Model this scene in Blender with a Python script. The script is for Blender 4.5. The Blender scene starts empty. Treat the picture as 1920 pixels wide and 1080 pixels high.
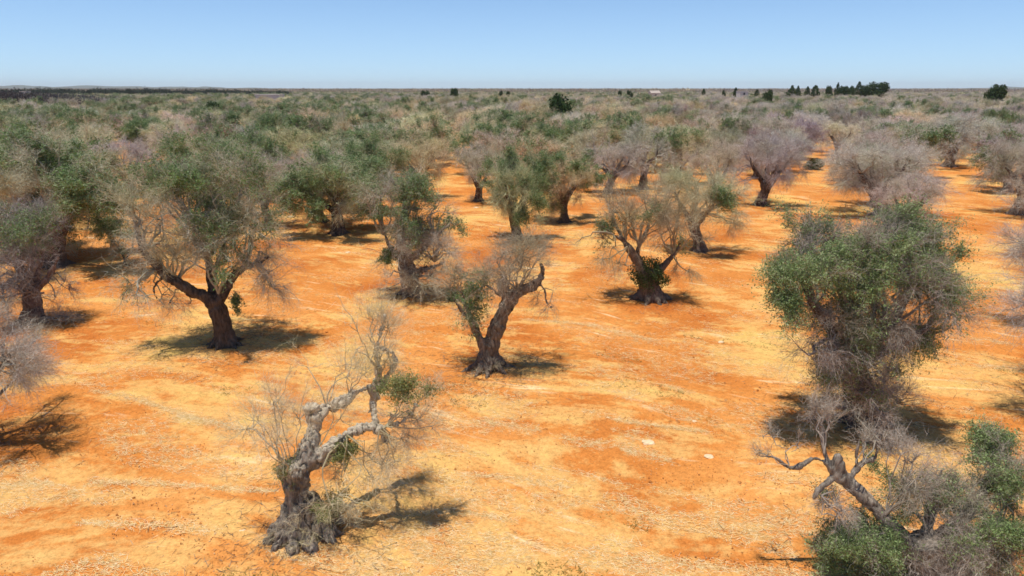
import bpy, math, random
import numpy as np
from mathutils import Vector, noise, Matrix

R = math.radians
H = 9.0                       # camera height (a low drone)
F = 1280.0                    # focal length in photo pixels (24 mm on 36 mm)
PITCH = math.atan(373 / F)
CP, SP = math.cos(PITCH), math.sin(PITCH)
scene = bpy.context.scene
COL = scene.collection
rng = np.random.default_rng(7)


# ------------------------------------------------------------------ helpers
def ray(px, py):
    x = (px - 960) / F
    y = (540 - py) / F
    return Vector((x, CP + y * SP, -SP + y * CP))


def relief(x, y):
    """gentle swells of the ploughed field"""
    d = math.hypot(x, y)
    k = 1.0 / (1.0 + (d / 120) ** 2)
    v = Vector((x * .10 + 3, y * .10, 0))
    return k * (.16 * noise.noise(v) + .05 * noise.noise(Vector((x * .45, y * .45, 5))))


def on_ground(px, py):
    d = ray(px, py)
    t = H / -d.z
    return Vector((d.x * t, d.y * t, 0))


def at(px, py, Y):
    d = ray(px, py)
    t = Y / d.y
    return Vector((d.x * t, Y, H + d.z * t))


def tag(o, label=None, cat=None, group=None, kind=None):
    if label: o['label'] = label
    if cat: o['category'] = cat
    if group: o['group'] = group
    if kind: o['kind'] = kind
    return o


def link(name, data, parent=None, loc=None, rz=0.0):
    o = bpy.data.objects.new(name, data)
    COL.objects.link(o)
    if parent: o.parent = parent
    if loc is not None: o.location = loc
    o.rotation_euler.z = rz
    return o


def mesh_from(name, chunks, mats, smooth=False):
    """chunks: list of (verts Nx3, faces MxK, material index, rnd per face or None)"""
    vs, loops, starts, totals, mi, rnd = [], [], [], [], [], []
    nv = nl = 0
    for v, f, m, r in chunks:
        if len(f) == 0: continue
        v = np.asarray(v, np.float32); f = np.asarray(f, np.int32)
        vs.append(v)
        loops.append((f + nv).ravel())
        k = f.shape[1]
        starts.append(np.arange(len(f), dtype=np.int32) * k + nl)
        totals.append(np.full(len(f), k, np.int32))
        mi.append(np.full(len(f), m, np.int32))
        rnd.append(np.asarray(r, np.float32) if r is not None else np.zeros(len(f), np.float32))
        nv += len(v); nl += f.size
    me = bpy.data.meshes.new(name)
    vs = np.concatenate(vs); loops = np.concatenate(loops)
    starts = np.concatenate(starts); totals = np.concatenate(totals)
    me.vertices.add(len(vs)); me.vertices.foreach_set('co', vs.ravel())
    me.loops.add(len(loops)); me.loops.foreach_set('vertex_index', loops)
    me.polygons.add(len(starts))
    me.polygons.foreach_set('loop_start', starts)
    me.polygons.foreach_set('loop_total', totals)
    me.polygons.foreach_set('material_index', np.concatenate(mi))
    me.polygons.foreach_set('use_smooth', np.full(len(starts), smooth))
    a = me.attributes.new('rnd', 'FLOAT', 'FACE')
    a.data.foreach_set('value', np.concatenate(rnd))
    for m in mats: me.materials.append(m)
    me.update(calc_edges=True)
    return me


def norm(a):
    return a / np.maximum(np.linalg.norm(a, axis=-1, keepdims=True), 1e-9)


# ------------------------------------------------------------------ materials
def new_mat(name):
    m = bpy.data.materials.new(name)
    m.use_nodes = True
    nt = m.node_tree
    for n in list(nt.nodes): nt.nodes.remove(n)
    return m, nt


class NT:
    def __init__(s, nt): s.nt = nt

    def n(s, t, **kw):
        nd = s.nt.nodes.new(t)
        for k, v in kw.items():
            if k.startswith('i_'):
                nd.inputs[k[2:].replace('_', ' ')].default_value = v
            else: setattr(nd, k, v)
        return nd

    def l(s, a, b): s.nt.links.new(a, b)

    def ramp(s, fac, pts, interp='LINEAR'):
        r = s.n('ShaderNodeValToRGB')
        r.color_ramp.interpolation = interp
        e = r.color_ramp.elements
        while len(e) < len(pts): e.new(.5)
        for el, (p, c) in zip(e, pts):
            el.position = p
            el.color = (*c, 1) if not isinstance(c, (int, float)) else (c, c, c, 1)
        s.l(fac, r.inputs[0])
        return r.outputs[0]

    def mix(s, fac, a, b, mode='MIX'):
        m = s.n('ShaderNodeMix', data_type='RGBA', blend_type=mode)
        for sock, v in ((m.inputs[0], fac), (m.inputs[6], a), (m.inputs[7], b)):
            if isinstance(v, (int, float)): sock.default_value = v
            elif isinstance(v, tuple): sock.default_value = (*v, 1)
            else: s.l(v, sock)
        return m.outputs[2]

    def math(s, op, a, b=None, c=None):
        m = s.n('ShaderNodeMath', operation=op)
        for i, v in enumerate((a, b, c)):
            if v is None: continue
            if isinstance(v, (int, float)): m.inputs[i].default_value = v
            else: s.l(v, m.inputs[i])
        return m.outputs[0]

    def noise(s, vec, scale, detail=4, rough=.55, dist=0.0):
        n = s.n('ShaderNodeTexNoise')
        n.inputs['Scale'].default_value = scale
        n.inputs['Detail'].default_value = detail
        n.inputs['Roughness'].default_value = rough
        n.inputs['Distortion'].default_value = dist
        s.l(vec, n.inputs['Vector'])
        return n.outputs['Fac']


def finish(t, col, rough=.9, spec=.15, bump=None, bstr=.5, bdist=.05, transl=0.0):
    out = t.n('ShaderNodeOutputMaterial')
    p = t.n('ShaderNodeBsdfPrincipled')
    p.inputs['Roughness'].default_value = rough
    p.inputs['Specular IOR Level'].default_value = spec
    if isinstance(col, tuple): p.inputs['Base Color'].default_value = (*col, 1)
    else: t.l(col, p.inputs['Base Color'])
    if bump is not None:
        b = t.n('ShaderNodeBump')
        b.inputs['Strength'].default_value = bstr
        b.inputs['Distance'].default_value = bdist
        t.l(bump, b.inputs['Height'])
        t.l(b.outputs[0], p.inputs['Normal'])
    if transl:
        tr = t.n('ShaderNodeBsdfTranslucent')
        t.l(col, tr.inputs['Color'])
        mx = t.n('ShaderNodeMixShader')
        mx.inputs[0].default_value = transl
        t.l(p.outputs[0], mx.inputs[1]); t.l(tr.outputs[0], mx.inputs[2])
        t.l(mx.outputs[0], out.inputs[0])
    else:
        t.l(p.outputs[0], out.inputs[0])


def twig_material(far=False):
    """fine dead shoots: the tree's own colour, each shoot a little different"""
    m, nt = new_mat('dead_shoots'); t = NT(nt)
    oi = t.n('ShaderNodeAttribute', attribute_name='tint', attribute_type='INSTANCER') if far else t.n('ShaderNodeObjectInfo')
    at_ = t.n('ShaderNodeAttribute', attribute_name='rnd')
    val = t.ramp(at_.outputs['Fac'], [(0, .62), (.55, 1.0), (.9, 1.3), (1, 1.6)])
    col = t.mix(1.0, oi.outputs['Color'], val, 'MULTIPLY')
    tc = t.n('ShaderNodeTexCoord')
    patch = t.noise(tc.outputs['Object'], .55, 2)
    col = t.mix(t.ramp(patch, [(.42, 0), (.62, .55)]), col, t.mix(1.0, col, (.92, 1.0, .74), 'MULTIPLY'))
    finish(t, col, .95, .05)
    return m


def leaf_material():
    m, nt = new_mat('olive_leaves'); t = NT(nt)
    at_ = t.n('ShaderNodeAttribute', attribute_name='rnd')
    col = t.ramp(at_.outputs['Fac'], [(0, (.065, .10, .03)), (.45, (.15, .225, .065)),
                                      (.75, (.23, .31, .10)), (.93, (.31, .35, .21)), (1, (.42, .40, .17))])
    tc = t.n('ShaderNodeTexCoord')
    patch = t.noise(tc.outputs['Object'], .8, 2)
    col = t.mix(t.ramp(patch, [(.4, 0), (.62, .6)]), col, t.mix(1.0, col, (.62, .98, .72), 'MULTIPLY'))
    gb = t.n('ShaderNodeNewGeometry')
    col = t.mix(t.math('MULTIPLY', gb.outputs['Backfacing'], .35), col, (.32, .36, .23))   # silvery undersides
    finish(t, col, .5, .25, transl=.25)
    return m


def plain_leaf(name, dark, mid, pale):
    m, nt = new_mat(name); t = NT(nt)
    at_ = t.n('ShaderNodeAttribute', attribute_name='rnd')
    col = t.ramp(at_.outputs['Fac'], [(0, dark), (.6, mid), (1, pale)])
    finish(t, col, .6, .2, transl=.2)
    return m


def bark_material(name='olive_bark', bare=None):
    m, nt = new_mat(name); t = NT(nt)
    oi = t.n('ShaderNodeObjectInfo')
    tc = t.n('ShaderNodeTexCoord')
    mp = t.n('ShaderNodeMapping'); mp.inputs['Scale'].default_value = (1, 1, .28)
    t.l(tc.outputs['Object'], mp.inputs['Vector'])
    ridges = t.noise(mp.outputs[0], 9, 6, .65, .6)
    blot = t.noise(tc.outputs['Object'], 2.3, 4, .6)
    col = t.mix(1.0, oi.outputs['Color'], t.ramp(ridges, [(.3, .28), (.48, .8), (.7, 1.35)]), 'MULTIPLY')
    col = t.mix(t.ramp(blot, [(.52, 0), (.66, .7)]), col, t.mix(1.0, col, (1.5, 1.45, 1.35), 'MULTIPLY'))
    col = t.mix(t.ramp(blot, [(.3, .6), (.42, 0)]), col, t.mix(1.0, col, (.5, .38, .33), 'MULTIPLY'))
    if bare:
        sx = t.n('ShaderNodeSeparateXYZ'); t.l(tc.outputs['Object'], sx.inputs[0])
        k = t.math('ADD', sx.outputs[2], t.math('MULTIPLY', t.math('SUBTRACT', blot, .5), 2.2))
        wood = t.mix(1.0, (.62, .53, .40), t.ramp(ridges, [(.33, .35), (.48, .9), (.7, 1.25)]), 'MULTIPLY')
        col = t.mix(t.ramp(t.math('DIVIDE', k, 4.0), [(bare / 4, 0), (bare / 4 + .06, 1)]), col, wood)
    finish(t, col, .95, .1, ridges, 1.0, .09)
    return m


def soil_material():
    m, nt = new_mat('red_field_soil'); t = NT(nt)
    g = t.n('ShaderNodeNewGeometry')
    pos = g.outputs['Position']
    rot = t.n('ShaderNodeMapping'); rot.inputs['Rotation'].default_value = (0, 0, R(20))
    t.l(pos, rot.inputs['Vector'])
    # warp so that the furrows bend
    wn = t.n('ShaderNodeTexNoise'); wn.inputs['Scale'].default_value = .06; wn.inputs['Detail'].default_value = 2
    t.l(rot.outputs[0], wn.inputs['Vector'])
    wv = t.n('ShaderNodeVectorMath', operation='SCALE'); wv.inputs['Scale'].default_value = 9
    t.l(wn.outputs['Color'], wv.inputs[0])
    wa = t.n('ShaderNodeVectorMath', operation='ADD')
    t.l(rot.outputs[0], wa.inputs[0]); t.l(wv.outputs[0], wa.inputs[1])

    def stretched(sx, sy):
        mp = t.n('ShaderNodeMapping'); mp.inputs['Scale'].default_value = (sx, sy, 1)
        t.l(wa.outputs[0], mp.inputs['Vector'])
        return mp.outputs[0]
    streak = t.noise(stretched(.26, 1.5), 1.0, 6, .62)
    thin = t.noise(stretched(.40, 3.0), 1.0, 5, .6)
    broad = t.noise(pos, .14, 5, .6, .6)
    broad2 = t.noise(pos, .23, 4, .55, .4)
    mott = t.noise(stretched(.9, 1.9), 1.0, 8, .72)
    fine = t.noise(pos, 7.0, 8, .8)
    col = t.ramp(broad2, [(.32, (.49, .145, .028)), (.5, (.60, .222, .050)), (.66, (.68, .29, .080))])
    # dry straw lying in the furrows
    straw = t.math('ADD', t.math('ADD', t.math('MULTIPLY', streak, .34), t.math('MULTIPLY', mott, .42)), t.math('MULTIPLY', t.noise(pos, 2.6, 8, .78), .24))
    straw = t.math('ADD', straw, t.math('MULTIPLY', t.math('SUBTRACT', broad, .5), .75))
    sy = t.n('ShaderNodeSeparateXYZ'); t.l(pos, sy.inputs[0])
    near = t.ramp(t.math('DIVIDE', sy.outputs[1], 60.0), [(.20, .07), (.28, .03), (.42, 0)])
    straw = t.math('ADD', straw, t.math('SUBTRACT', near, .025))
    col = t.mix(t.ramp(straw, [(.465, 0), (.535, .55), (.65, .92)]), col, (.76, .47, .165))
    # yellow-green dried grass
    gr = t.math('ADD', t.math('MULTIPLY', broad, .55), t.math('MULTIPLY', mott, .45))
    col = t.mix(t.ramp(gr, [(.53, 0), (.64, .6)]), col, (.64, .43, .11))
    wd = t.math('ADD', t.math('MULTIPLY', thin, .5), t.math('MULTIPLY', mott, .5))
    col = t.mix(t.ramp(wd, [(.30, .55), (.41, 0)]), col, (.36, .15, .022))
    # bleached streaks of straw and chalky earth
    pale = t.math('ADD', t.math('MULTIPLY', thin, .7), t.math('MULTIPLY', broad2, .3))
    col = t.mix(t.ramp(pale, [(.59, 0), (.68, .8)]), col, (.90, .70, .42))
    # clods and crumbs
    col = t.mix(1.0, col, t.ramp(fine, [(.28, .6), (.5, 1.0), (.72, 1.25)]), 'MULTIPLY')
    crumb = t.noise(pos, 26.0, 4, .75)
    col = t.mix(1.0, col, t.ramp(crumb, [(.3, .72), (.5, 1.0), (.7, 1.2)]), 'MULTIPLY')
    hgt = t.math('ADD', t.math('MULTIPLY', mott, .7), t.math('MULTIPLY', fine, .4))
    finish(t, col, 1.0, .05, hgt, .45, .12)
    return m


def simple(name, col, rough=.8):
    m, nt = new_mat(name); t = NT(nt)
    tc = t.n('ShaderNodeTexCoord')
    n = t.noise(tc.outputs['Object'], 3, 5, .6)
    c = t.mix(1.0, col, t.ramp(n, [(.3, .72), (.7, 1.15)]), 'MULTIPLY')
    finish(t, c, rough, .2, n, .3, .03)
    return m


def grove_material():
    m, nt = new_mat('far_grove'); t = NT(nt)
    a = t.n('ShaderNodeAttribute', attribute_name='tint')
    r = t.n('ShaderNodeAttribute', attribute_name='rnd')
    col = t.mix(1.0, a.outputs['Color'], t.ramp(r.outputs['Fac'], [(0, .75), (.6, 1.0), (1, 1.3)]), 'MULTIPLY')
    finish(t, col, .95, .05, transl=.1)
    return m


M_TWIG, M_LEAF, M_BARK, M_SOIL, M_GROVE = twig_material(), leaf_material(), bark_material(), soil_material(), grove_material()
M_IVY = plain_leaf('ivy_leaves', (.03, .055, .015), (.075, .115, .032), (.16, .20, .07))
M_CAROB = plain_leaf('evergreen_leaves', (.018, .034, .010), (.05, .085, .022), (.10, .15, .045))
M_FRESH = plain_leaf('pale_olive_leaves', (.10, .12, .035), (.24, .27, .085), (.42, .42, .18))
M_LIGHT = plain_leaf('light_olive_leaves', (.08, .13, .04), (.245, .33, .12), (.45, .50, .28))
M_STRAW = plain_leaf('dry_straw', (.68, .46, .16), (.88, .64, .30), (.95, .80, .52))
M_WEED = plain_leaf('green_weeds', (.10, .11, .02), (.20, .19, .04), (.36, .30, .08))


# ------------------------------------------------------------------ tubes
def resample(pts, rad, step):
    pts = np.asarray(pts, float); rad = np.asarray(rad, float)
    if len(pts) == 2: return pts, rad
    P = np.vstack([2 * pts[0] - pts[1], pts, 2 * pts[-1] - pts[-2]])
    op, orr = [], []
    for i in range(len(pts) - 1):
        n = max(2, int(np.linalg.norm(pts[i + 1] - pts[i]) / step))
        for k in range(n):
            u = k / n
            p0, p1, p2, p3 = P[i], P[i + 1], P[i + 2], P[i + 3]
            op.append(.5 * (2 * p1 + (p2 - p0) * u + (2 * p0 - 5 * p1 + 4 * p2 - p3) * u * u + (3 * p1 - p0 - 3 * p2 + p3) * u ** 3))
            orr.append(rad[i] * (1 - u) + rad[i + 1] * u)
    op.append(pts[-1]); orr.append(rad[-1])
    return np.array(op), np.array(orr)


def tube(pts, rad, seg=8, cap=True):
    pts = np.asarray(pts, float); n = len(pts)
    t = norm(np.gradient(pts, axis=0))
    ref = np.array([0, 0, 1.0]) if abs(t[0][2]) < .8 else np.array([1.0, 0, 0])
    u = norm(np.cross(t[0], ref)); us = []
    for i in range(n):
        u = u - t[i] * np.dot(u, t[i]); u = u / max(np.linalg.norm(u), 1e-9)
        us.append(u)
    us = np.array(us); w = np.cross(t, us)
    a = np.arange(seg) * 2 * np.pi / seg
    v = pts[:, None] + np.asarray(rad)[:, None, None] * (us[:, None] * np.cos(a)[None, :, None] + w[:, None] * np.sin(a)[None, :, None])
    v = v.reshape(-1, 3)
    i, j = np.meshgrid(np.arange(n - 1), np.arange(seg), indexing='ij')
    j2 = (j + 1) % seg
    f = np.stack([i * seg + j, i * seg + j2, (i + 1) * seg + j2, (i + 1) * seg + j], -1).reshape(-1, 4)
    tri = []
    if cap:
        v = np.vstack([v, pts[0], pts[-1]]); c0, c1 = n * seg, n * seg + 1
        for q in range(seg):
            tri.append((c0, (q + 1) % seg, q)); tri.append((c1, (n - 1) * seg + q, (n - 1) * seg + (q + 1) % seg))
    return v, f, np.array(tri, int).reshape(-1, 3)


def wood_mesh(name, limbs, voxel, gnarl=1.0, mat=None):
    """limbs (lists of points and radii) fused into one continuous gnarled surface"""
    ch = []
    for k, (p, r) in enumerate(limbs):
        p, r = resample(p, r, .12)
        nz = np.array([noise.noise(Vector(tuple(q * 1.9 + k))) for q in p])
        nb = np.array([noise.noise(Vector(tuple(q * 5 + 9 + k))) for q in p])
        r = r * (1 + .22 * nz + .18 * nb * gnarl)
        v, f, tr = tube(p, r, 10)
        ch += [(v, f, 0, None)]
        ch += [(v, tr, 0, None)]
    me = mesh_from(name + '_src', ch, [])
    o = bpy.data.objects.new('tmp', me); COL.objects.link(o)
    w = o.modifiers.new('w', 'WELD'); w.merge_threshold = .0005
    md = o.modifiers.new('r', 'REMESH'); md.mode = 'VOXEL'; md.voxel_size = voxel
    sm = o.modifiers.new('s', 'SMOOTH'); sm.iterations = 2; sm.factor = .5
    dg = bpy.context.evaluated_depsgraph_get()
    res = bpy.data.meshes.new_from_object(o.evaluated_get(dg))
    bpy.data.objects.remove(o); bpy.data.meshes.remove(me)
    res.name = name
    n = len(res.vertices)
    co = np.empty(n * 3, np.float32); res.vertices.foreach_get('co', co); co = co.reshape(-1, 3)
    no = np.empty(n * 3, np.float32); res.vertices.foreach_get('normal', no); no = no.reshape(-1, 3)
    d = np.array([noise.noise(Vector((c[0] * 6 + c[2] * 1.2, c[1] * 6 - c[2] * 1.2, c[2] * 1.6))) * .6 + noise.noise(Vector((c[0] * 15, c[1] * 15, c[2] * 5))) * .4
                  - max(0.0, .16 - abs(noise.noise(Vector((c[0] * 8 + c[2], c[1] * 8, c[2] * 1.5 + 7))))) * 5.0 for c in co.tolist()])
    co += no * (d * .045 * gnarl)[:, None]
    res.vertices.foreach_set('co', co.ravel())
    res.polygons.foreach_set('use_smooth', np.ones(len(res.polygons), bool))
    res.materials.clear(); res.materials.append(mat or M_BARK)
    res.update()
    return res


# ------------------------------------------------------------------ shoots and leaves
def strips(p0, d, L, w, droop, bend, rg, lie=False):
    """thin tapering shoots: quad then tip triangle; returns verts, quads, tris and the middle / end points"""
    n = len(p0)
    b = norm(rg.normal(size=(n, 3))) * bend
    m = p0 + d * (L * .5)[:, None] + b * (L * .12)[:, None]
    m[:, 2] -= droop * L * L * .25
    e = p0 + d * L[:, None] - b * (L * .05)[:, None]
    e[:, 2] -= droop * L * L
    s = norm(np.cross(d, rg.normal(size=(n, 3)) * (.25 if lie else 1) + (np.array([0, 0, 1.0]) if lie else 0))) * (w * .5)[:, None]
    v = np.stack([p0 - s, p0 + s, m + s * .75, m - s * .75, e], 1).reshape(-1, 3)
    k = np.arange(n) * 5
    q = np.stack([k, k + 1, k + 2, k + 3], 1)
    t = np.stack([k + 3, k + 2, k + 4], 1)
    return v, q, t, m, e


def leaves(c, L, W, rg, up=.35, wild=1.0):
    n = len(c)
    a = norm(rg.normal(size=(n, 3)) * wild + np.array([0, 0, up]))
    s = norm(np.cross(a, rg.normal(size=(n, 3))))
    v = np.stack([c - a * (L * .5)[:, None], c + s * (W * .5)[:, None], c + a * (L * .5)[:, None], c - s * (W * .5)[:, None]], 1).reshape(-1, 3)
    return v, np.arange(n * 4).reshape(-1, 4)


N2 = 9


def crown_meshes(name, heads, seed, wt=1.0, ct=1.0, leaf_size=1.0, leaf_count=1.0, med_vis=1.0):
    """heads: dicts c centre, r radii, a attachment, n branches, g share of leafy branches, droop, L shoot length, up, s shoots per branch"""
    rg = np.random.default_rng(seed)
    tubes, sp0, sd, sL, sdr, sg, sw = [], [], [], [], [], [], []
    for h in heads:
        c = np.array(h['c'], float); r = np.array(h['r'], float); a0 = np.array(h['a'], float)
        nm = max(2, int(h.get('n', 14)))
        g = h.get('g', .2); dr = h.get('droop', .15); Ls = h.get('L', .6); up = h.get('up', .3)
        ns = max(2, int(h.get('s', 15) * ct))
        # the branches fan out from a few boughs, so the tuft breaks up into ragged sprays
        K = max(2, int(round(nm / 5.5)))
        cu = norm(rg.normal(size=(K, 3)))
        cu[:, 2] = np.where(cu[:, 2] < -.55, -cu[:, 2] * .6, cu[:, 2])
        cu *= rg.uniform(.25, 1.0, (K, 1)) ** .55
        cc = c + r * cu * .85
        cg = rg.random(K) < g
        csz = rg.uniform(.22, .55, K)
        cden = rg.uniform(.45, 1.6, K)
        gauge = min(1.0, float(r.mean()))
        for q_ in cc:
            mid = a0 * .45 + q_ * .55 + r * rg.normal(size=3) * .16 + np.array([0, 0, .1 * r[2]])
            pts, rr = resample([a0, mid, q_], [.048 * gauge, .034 * gauge, .018], .22)
            pts[1:-1] += rg.normal(size=(max(0, len(pts) - 2), 3)) * .04
            tubes.append(tube(pts, rr * rg.uniform(.7, 1.3) * med_vis, 5, False))
        for k in range(nm):
            kc = int(rg.integers(K))
            st = cc[kc]
            q = st + r * np.clip(rg.normal(size=3), -1.6, 1.6) * csz[kc] + (st - c) * rg.uniform(-.1, .35)
            mid = st * .5 + q * .5 + r * rg.normal(size=3) * .07 + np.array([0, 0, .06 * r[2]])
            pts, rr = resample([st, mid, q], [.017, .011, .004], .2)
            pts[1:] += rg.normal(size=(len(pts) - 1, 3)) * .025
            tubes.append(tube(pts, rr * rg.uniform(.6, 1.25) * med_vis, 3, False))
            u = (q - c) / r
            gg = 1.0 if (cg[kc] and rg.random() < .85) or rg.random() < g * .12 else 0.0
            if h.get('thin') and rg.random() < h['thin']: continue
            n = max(2, int(ns * cden[kc]))
            ti = rg.uniform(.1, 1.0, n) * (len(pts) - 1)
            i0 = np.minimum(ti.astype(int), len(pts) - 2); fr = (ti - i0)[:, None]
            p = pts[i0] * (1 - fr) + pts[i0 + 1] * fr
            tg = norm(pts[i0 + 1] - pts[i0])
            d = norm(.55 * tg + .6 * (p - c) / r + np.array([0, 0, up]) + .55 * rg.normal(size=(n, 3)))
            sp0.append(p); sd.append(d); sL.append(rg.uniform(.45, 1.25, n) * Ls)
            sdr.append(np.full(n, dr) * rg.uniform(.3, 1.8, n)); sg.append(np.full(n, gg)); sw.append(np.full(n, .0105 * wt))
    p0, d, L, dr, g, w = map(np.concatenate, (sp0, sd, sL, sdr, sg, sw))
    rr1 = rg.random(len(p0))
    v1, q1, t1, m1, e1 = strips(p0, d, L, w, dr, 1.0, rg)
    n2 = N2
    idx = np.repeat(np.arange(len(p0)), n2)
    u = rg.uniform(.15, 1.0, len(idx))[:, None]
    b = np.where(u < .5, p0[idx] * (1 - 2 * u) + m1[idx] * 2 * u, m1[idx] * (2 - 2 * u) + e1[idx] * (2 * u - 1))
    d2 = norm(d[idx] + .85 * rg.normal(size=(len(idx), 3)))
    L2 = L[idx] * rg.uniform(.3, .9, len(idx))
    v2, q2, t2, m2, e2 = strips(b, d2, L2, w[idx] * .55, dr[idx] * 1.3, 1.2, rg)
    r2 = np.clip(rr1[idx] * .5 + rg.random(len(idx)) * .5, 0, 1)
    ch = []
    for v, f, tr in tubes:
        ch.append((v, f, 0, np.full(len(f), .12)))
    off = [(v1, q1, 0, rr1), (v1, t1, 0, rr1), (v2, q2, 0, r2), (v2, t2, 0, r2)]
    crown = mesh_from(name + '_crown', ch + off, [M_TWIG])
    li = np.where(g[idx] > 0)[0]
    fol = None
    if len(li) > 10 and leaf_count > 0:
        per = max(1, int(round(6 * leaf_count)))
        li = np.repeat(li, per)
        uu = rg.uniform(.1, 1.05, len(li))[:, None]
        c = b[li] * (1 - uu) + e2[li] * uu + rg.normal(size=(len(li), 3)) * .035
        Lf = rg.uniform(.035, .125, len(li)) * leaf_size; Wf = Lf * rg.uniform(.2, .38, len(li))
        v, f = leaves(c, Lf, Wf, rg)
        tw = np.repeat(rg.random(len(p0)), n2)[li]
        fol = mesh_from(name + '_foliage', [(v, f, 0, np.clip(.55 * tw + .45 * rg.random(len(f)), 0, 1))], [M_LEAF])
    return crown, fol


BARK = (.16, .12, .095, 1)
GREY = (.58, .505, .41, 1)
TAN = (.64, .53, .36, 1)
PURPLE = (.52, .455, .41, 1)
OLIVE = (.52, .485, .33, 1)


def put_tree(meshes, loc, rz, scl, label, color, bark=BARK, group=None, cat='olive tree', name='olive_tree'):
    e = link(name, None, loc=loc, rz=rz)
    e.scale = scl
    tag(e, label, cat, group)
    for nm, me in meshes.items():
        if me is None: continue
        o = link(nm, me, e)
        o.color = bark if nm == 'trunk' else color
    return e


# ------------------------------------------------------------------ hero trees traced limb by limb
class Hero:
    def __init__(s, px, py, seed):
        s.b = on_ground(px, py); s.b.z = relief(s.b.x, s.b.y)
        s.Y = s.b.y; s.seed = seed
        s.limbs, s.heads = [], []
        s.sc = (s.Y * CP + (H) * SP) / F        # metres per pixel at the base

    def P(s, px, py, dy=0):
        p = at(px, py, s.Y + dy) - s.b
        return np.array(p)

    def limb(s, *pts):
        """points (px, py, radius, dy)"""
        P_, R_ = [], []
        for q in pts:
            P_.append(s.P(q[0], q[1], q[3] if len(q) > 3 else 0)); R_.append(q[2])
        s.limbs.append((P_, R_))
        return s

    def roots(s, n, rr, L, seed):
        rg = random.Random(seed)
        for k in range(n):
            a = k / n * 6.283 + rg.uniform(-.3, .3)
            l = L * rg.uniform(.7, 1.25)
            c, sn = math.cos(a), math.sin(a)
            s.limbs.append(([np.array((c * rr * .15, sn * rr * .15, .75 * rr + .25)), np.array((c * rr * .75, sn * rr * .75, .22)),
                             np.array((c * (rr + l * .35), sn * (rr + l * .35), .0)), np.array((c * (rr + l * .75), sn * (rr + l * .75), -.15))],
                            [rr * .36, rr * .25, rr * .14, .04]))
        return s

    def head(s, px, py, rx, ry, ax, ay, /, dy=0, ady=None, rd=None, **k):
        """ellipsoidal tuft centred at a pixel, radii in pixels, growing from an attachment pixel"""
        c = s.P(px, py, dy); a = s.P(ax, ay, dy * .5 if ady is None else ady)
        r = np.array([rx * s.sc, (rd if rd else (rx + ry) * .5 * s.sc), ry * s.sc / CP])
        s.heads.append(dict(c=c, r=r, a=a, **k))
        return s

    def build(s, label, color, bark=BARK, voxel=.045, gnarl=1.0, mat=None, **ck):
        meshes = {'trunk': wood_mesh('trunk', s.limbs, voxel, gnarl, mat)}
        meshes['crown'], meshes['foliage'] = crown_meshes('olive', s.heads, s.seed, **ck)
        s.e = put_tree(meshes, s.b, 0, (1, 1, 1), label, color, bark)
        return s.e


placed = []          # (x, y) of every tree standing so far


def mark(h): placed.append((h.b.x, h.b.y))


# --- the cut-back, almost dead tree nearest the camera
h = Hero(572, 1000, 11)
h.limb((572, 1035, .72), (570, 1008, .60), (564, 970, .40), (557, 930, .27), (556, 895, .25), (561, 868, .23))
h.limb((562, 880, .22), (574, 852, .19, .2), (583, 825, .17, .4), (587, 798, .16, .6), (585, 775, .18, .7), (583, 760, .17, .7))
h.limb((590, 790, .15, .6), (606, 768, .13, .8), (626, 762, .12, 1.0), (645, 752, .13, 1.2), (660, 738, .07, 1.4), (680, 730, .06, 1.5), (697, 727, .07, 1.6), (704, 745, .10, 1.7))
h.limb((692, 775, .06, 1.5), (700, 752, .10, 1.7), (706, 725, .115, 1.8), (708, 700, .11, 1.8), (711, 686, .08, 1.8))
h.limb((706, 735, .07, 1.7), (722, 716, .06, 1.8), (734, 692, .055, 1.9), (742, 672, .05, 1.9), (730, 658, .035, 1.9), (712, 652, .022, 1.8))
h.limb((711, 690, .045, 1.8), (706, 655, .03, 1.8), (714, 625, .02, 1.8), (722, 590, .012, 1.8))
h.limb((560, 885, .22), (582, 868, .18, .1), (606, 852, .17, .2), (622, 838, .14, .2), (640, 822, .14, .3), (664, 809, .11, .3), (688, 800, .12, .4), (706, 806, .12, .4), (720, 800, .06, .4))
h.limb((700, 803, .06, .4), (703, 778, .045, .7), (698, 755, .05, 1.4))
h.limb((716, 802, .05, .4), (745, 795, .035, .4), (768, 778, .025, .5), (782, 756, .015, .5))
h.limb((540, 900, .13), (532, 888, .12), (527, 876, .10))
h.limb((720, 805, .06, .4), (722, 822, .05, .4), (724, 832, .03, .4))
h.limb((632, 850, .12, .2), (642, 862, .06, .2))
h.roots(11, .62, .42, 3)
h.head(505, 800, 45, 70, 545, 885, 0, n=14, g=.02, L=.42, up=.5, s=9)
h.head(545, 800, 40, 80, 552, 880, .3, n=10, g=.0, L=.4, up=.8, s=8)
h.head(520, 888, 26, 24, 530, 882, -.1, n=10, g=.5, L=.28, s=9)
h.head(770, 742, 40, 34, 730, 795, .5, n=15, g=.5, L=.3, up=.4, s=14)
h.head(775, 800, 50, 55, 725, 800, .5, n=20, g=.04, L=.4, up=.1, s=12, droop=.4)
h.head(715, 640, 45, 62, 710, 690, 1.8, ady=1.8, n=24, g=.0, L=.45, up=.7, s=12)
h.head(735, 690, 30, 40, 735, 690, 1.9, ady=1.9, n=12, g=.02, L=.35, up=.5, s=10)
h.head(660, 715, 60, 40, 655, 742, 1.3, ady=1.3, n=14, g=.0, L=.4, up=.9, s=8)
h.head(660, 870, 60, 45, 650, 815, .3, n=26, g=.02, L=.45, up=-.5, s=12, droop=.5)
h.head(725, 870, 60, 40, 712, 806, .4, n=20, g=.03, L=.4, up=-.4, s=11, droop=.5)
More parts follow.
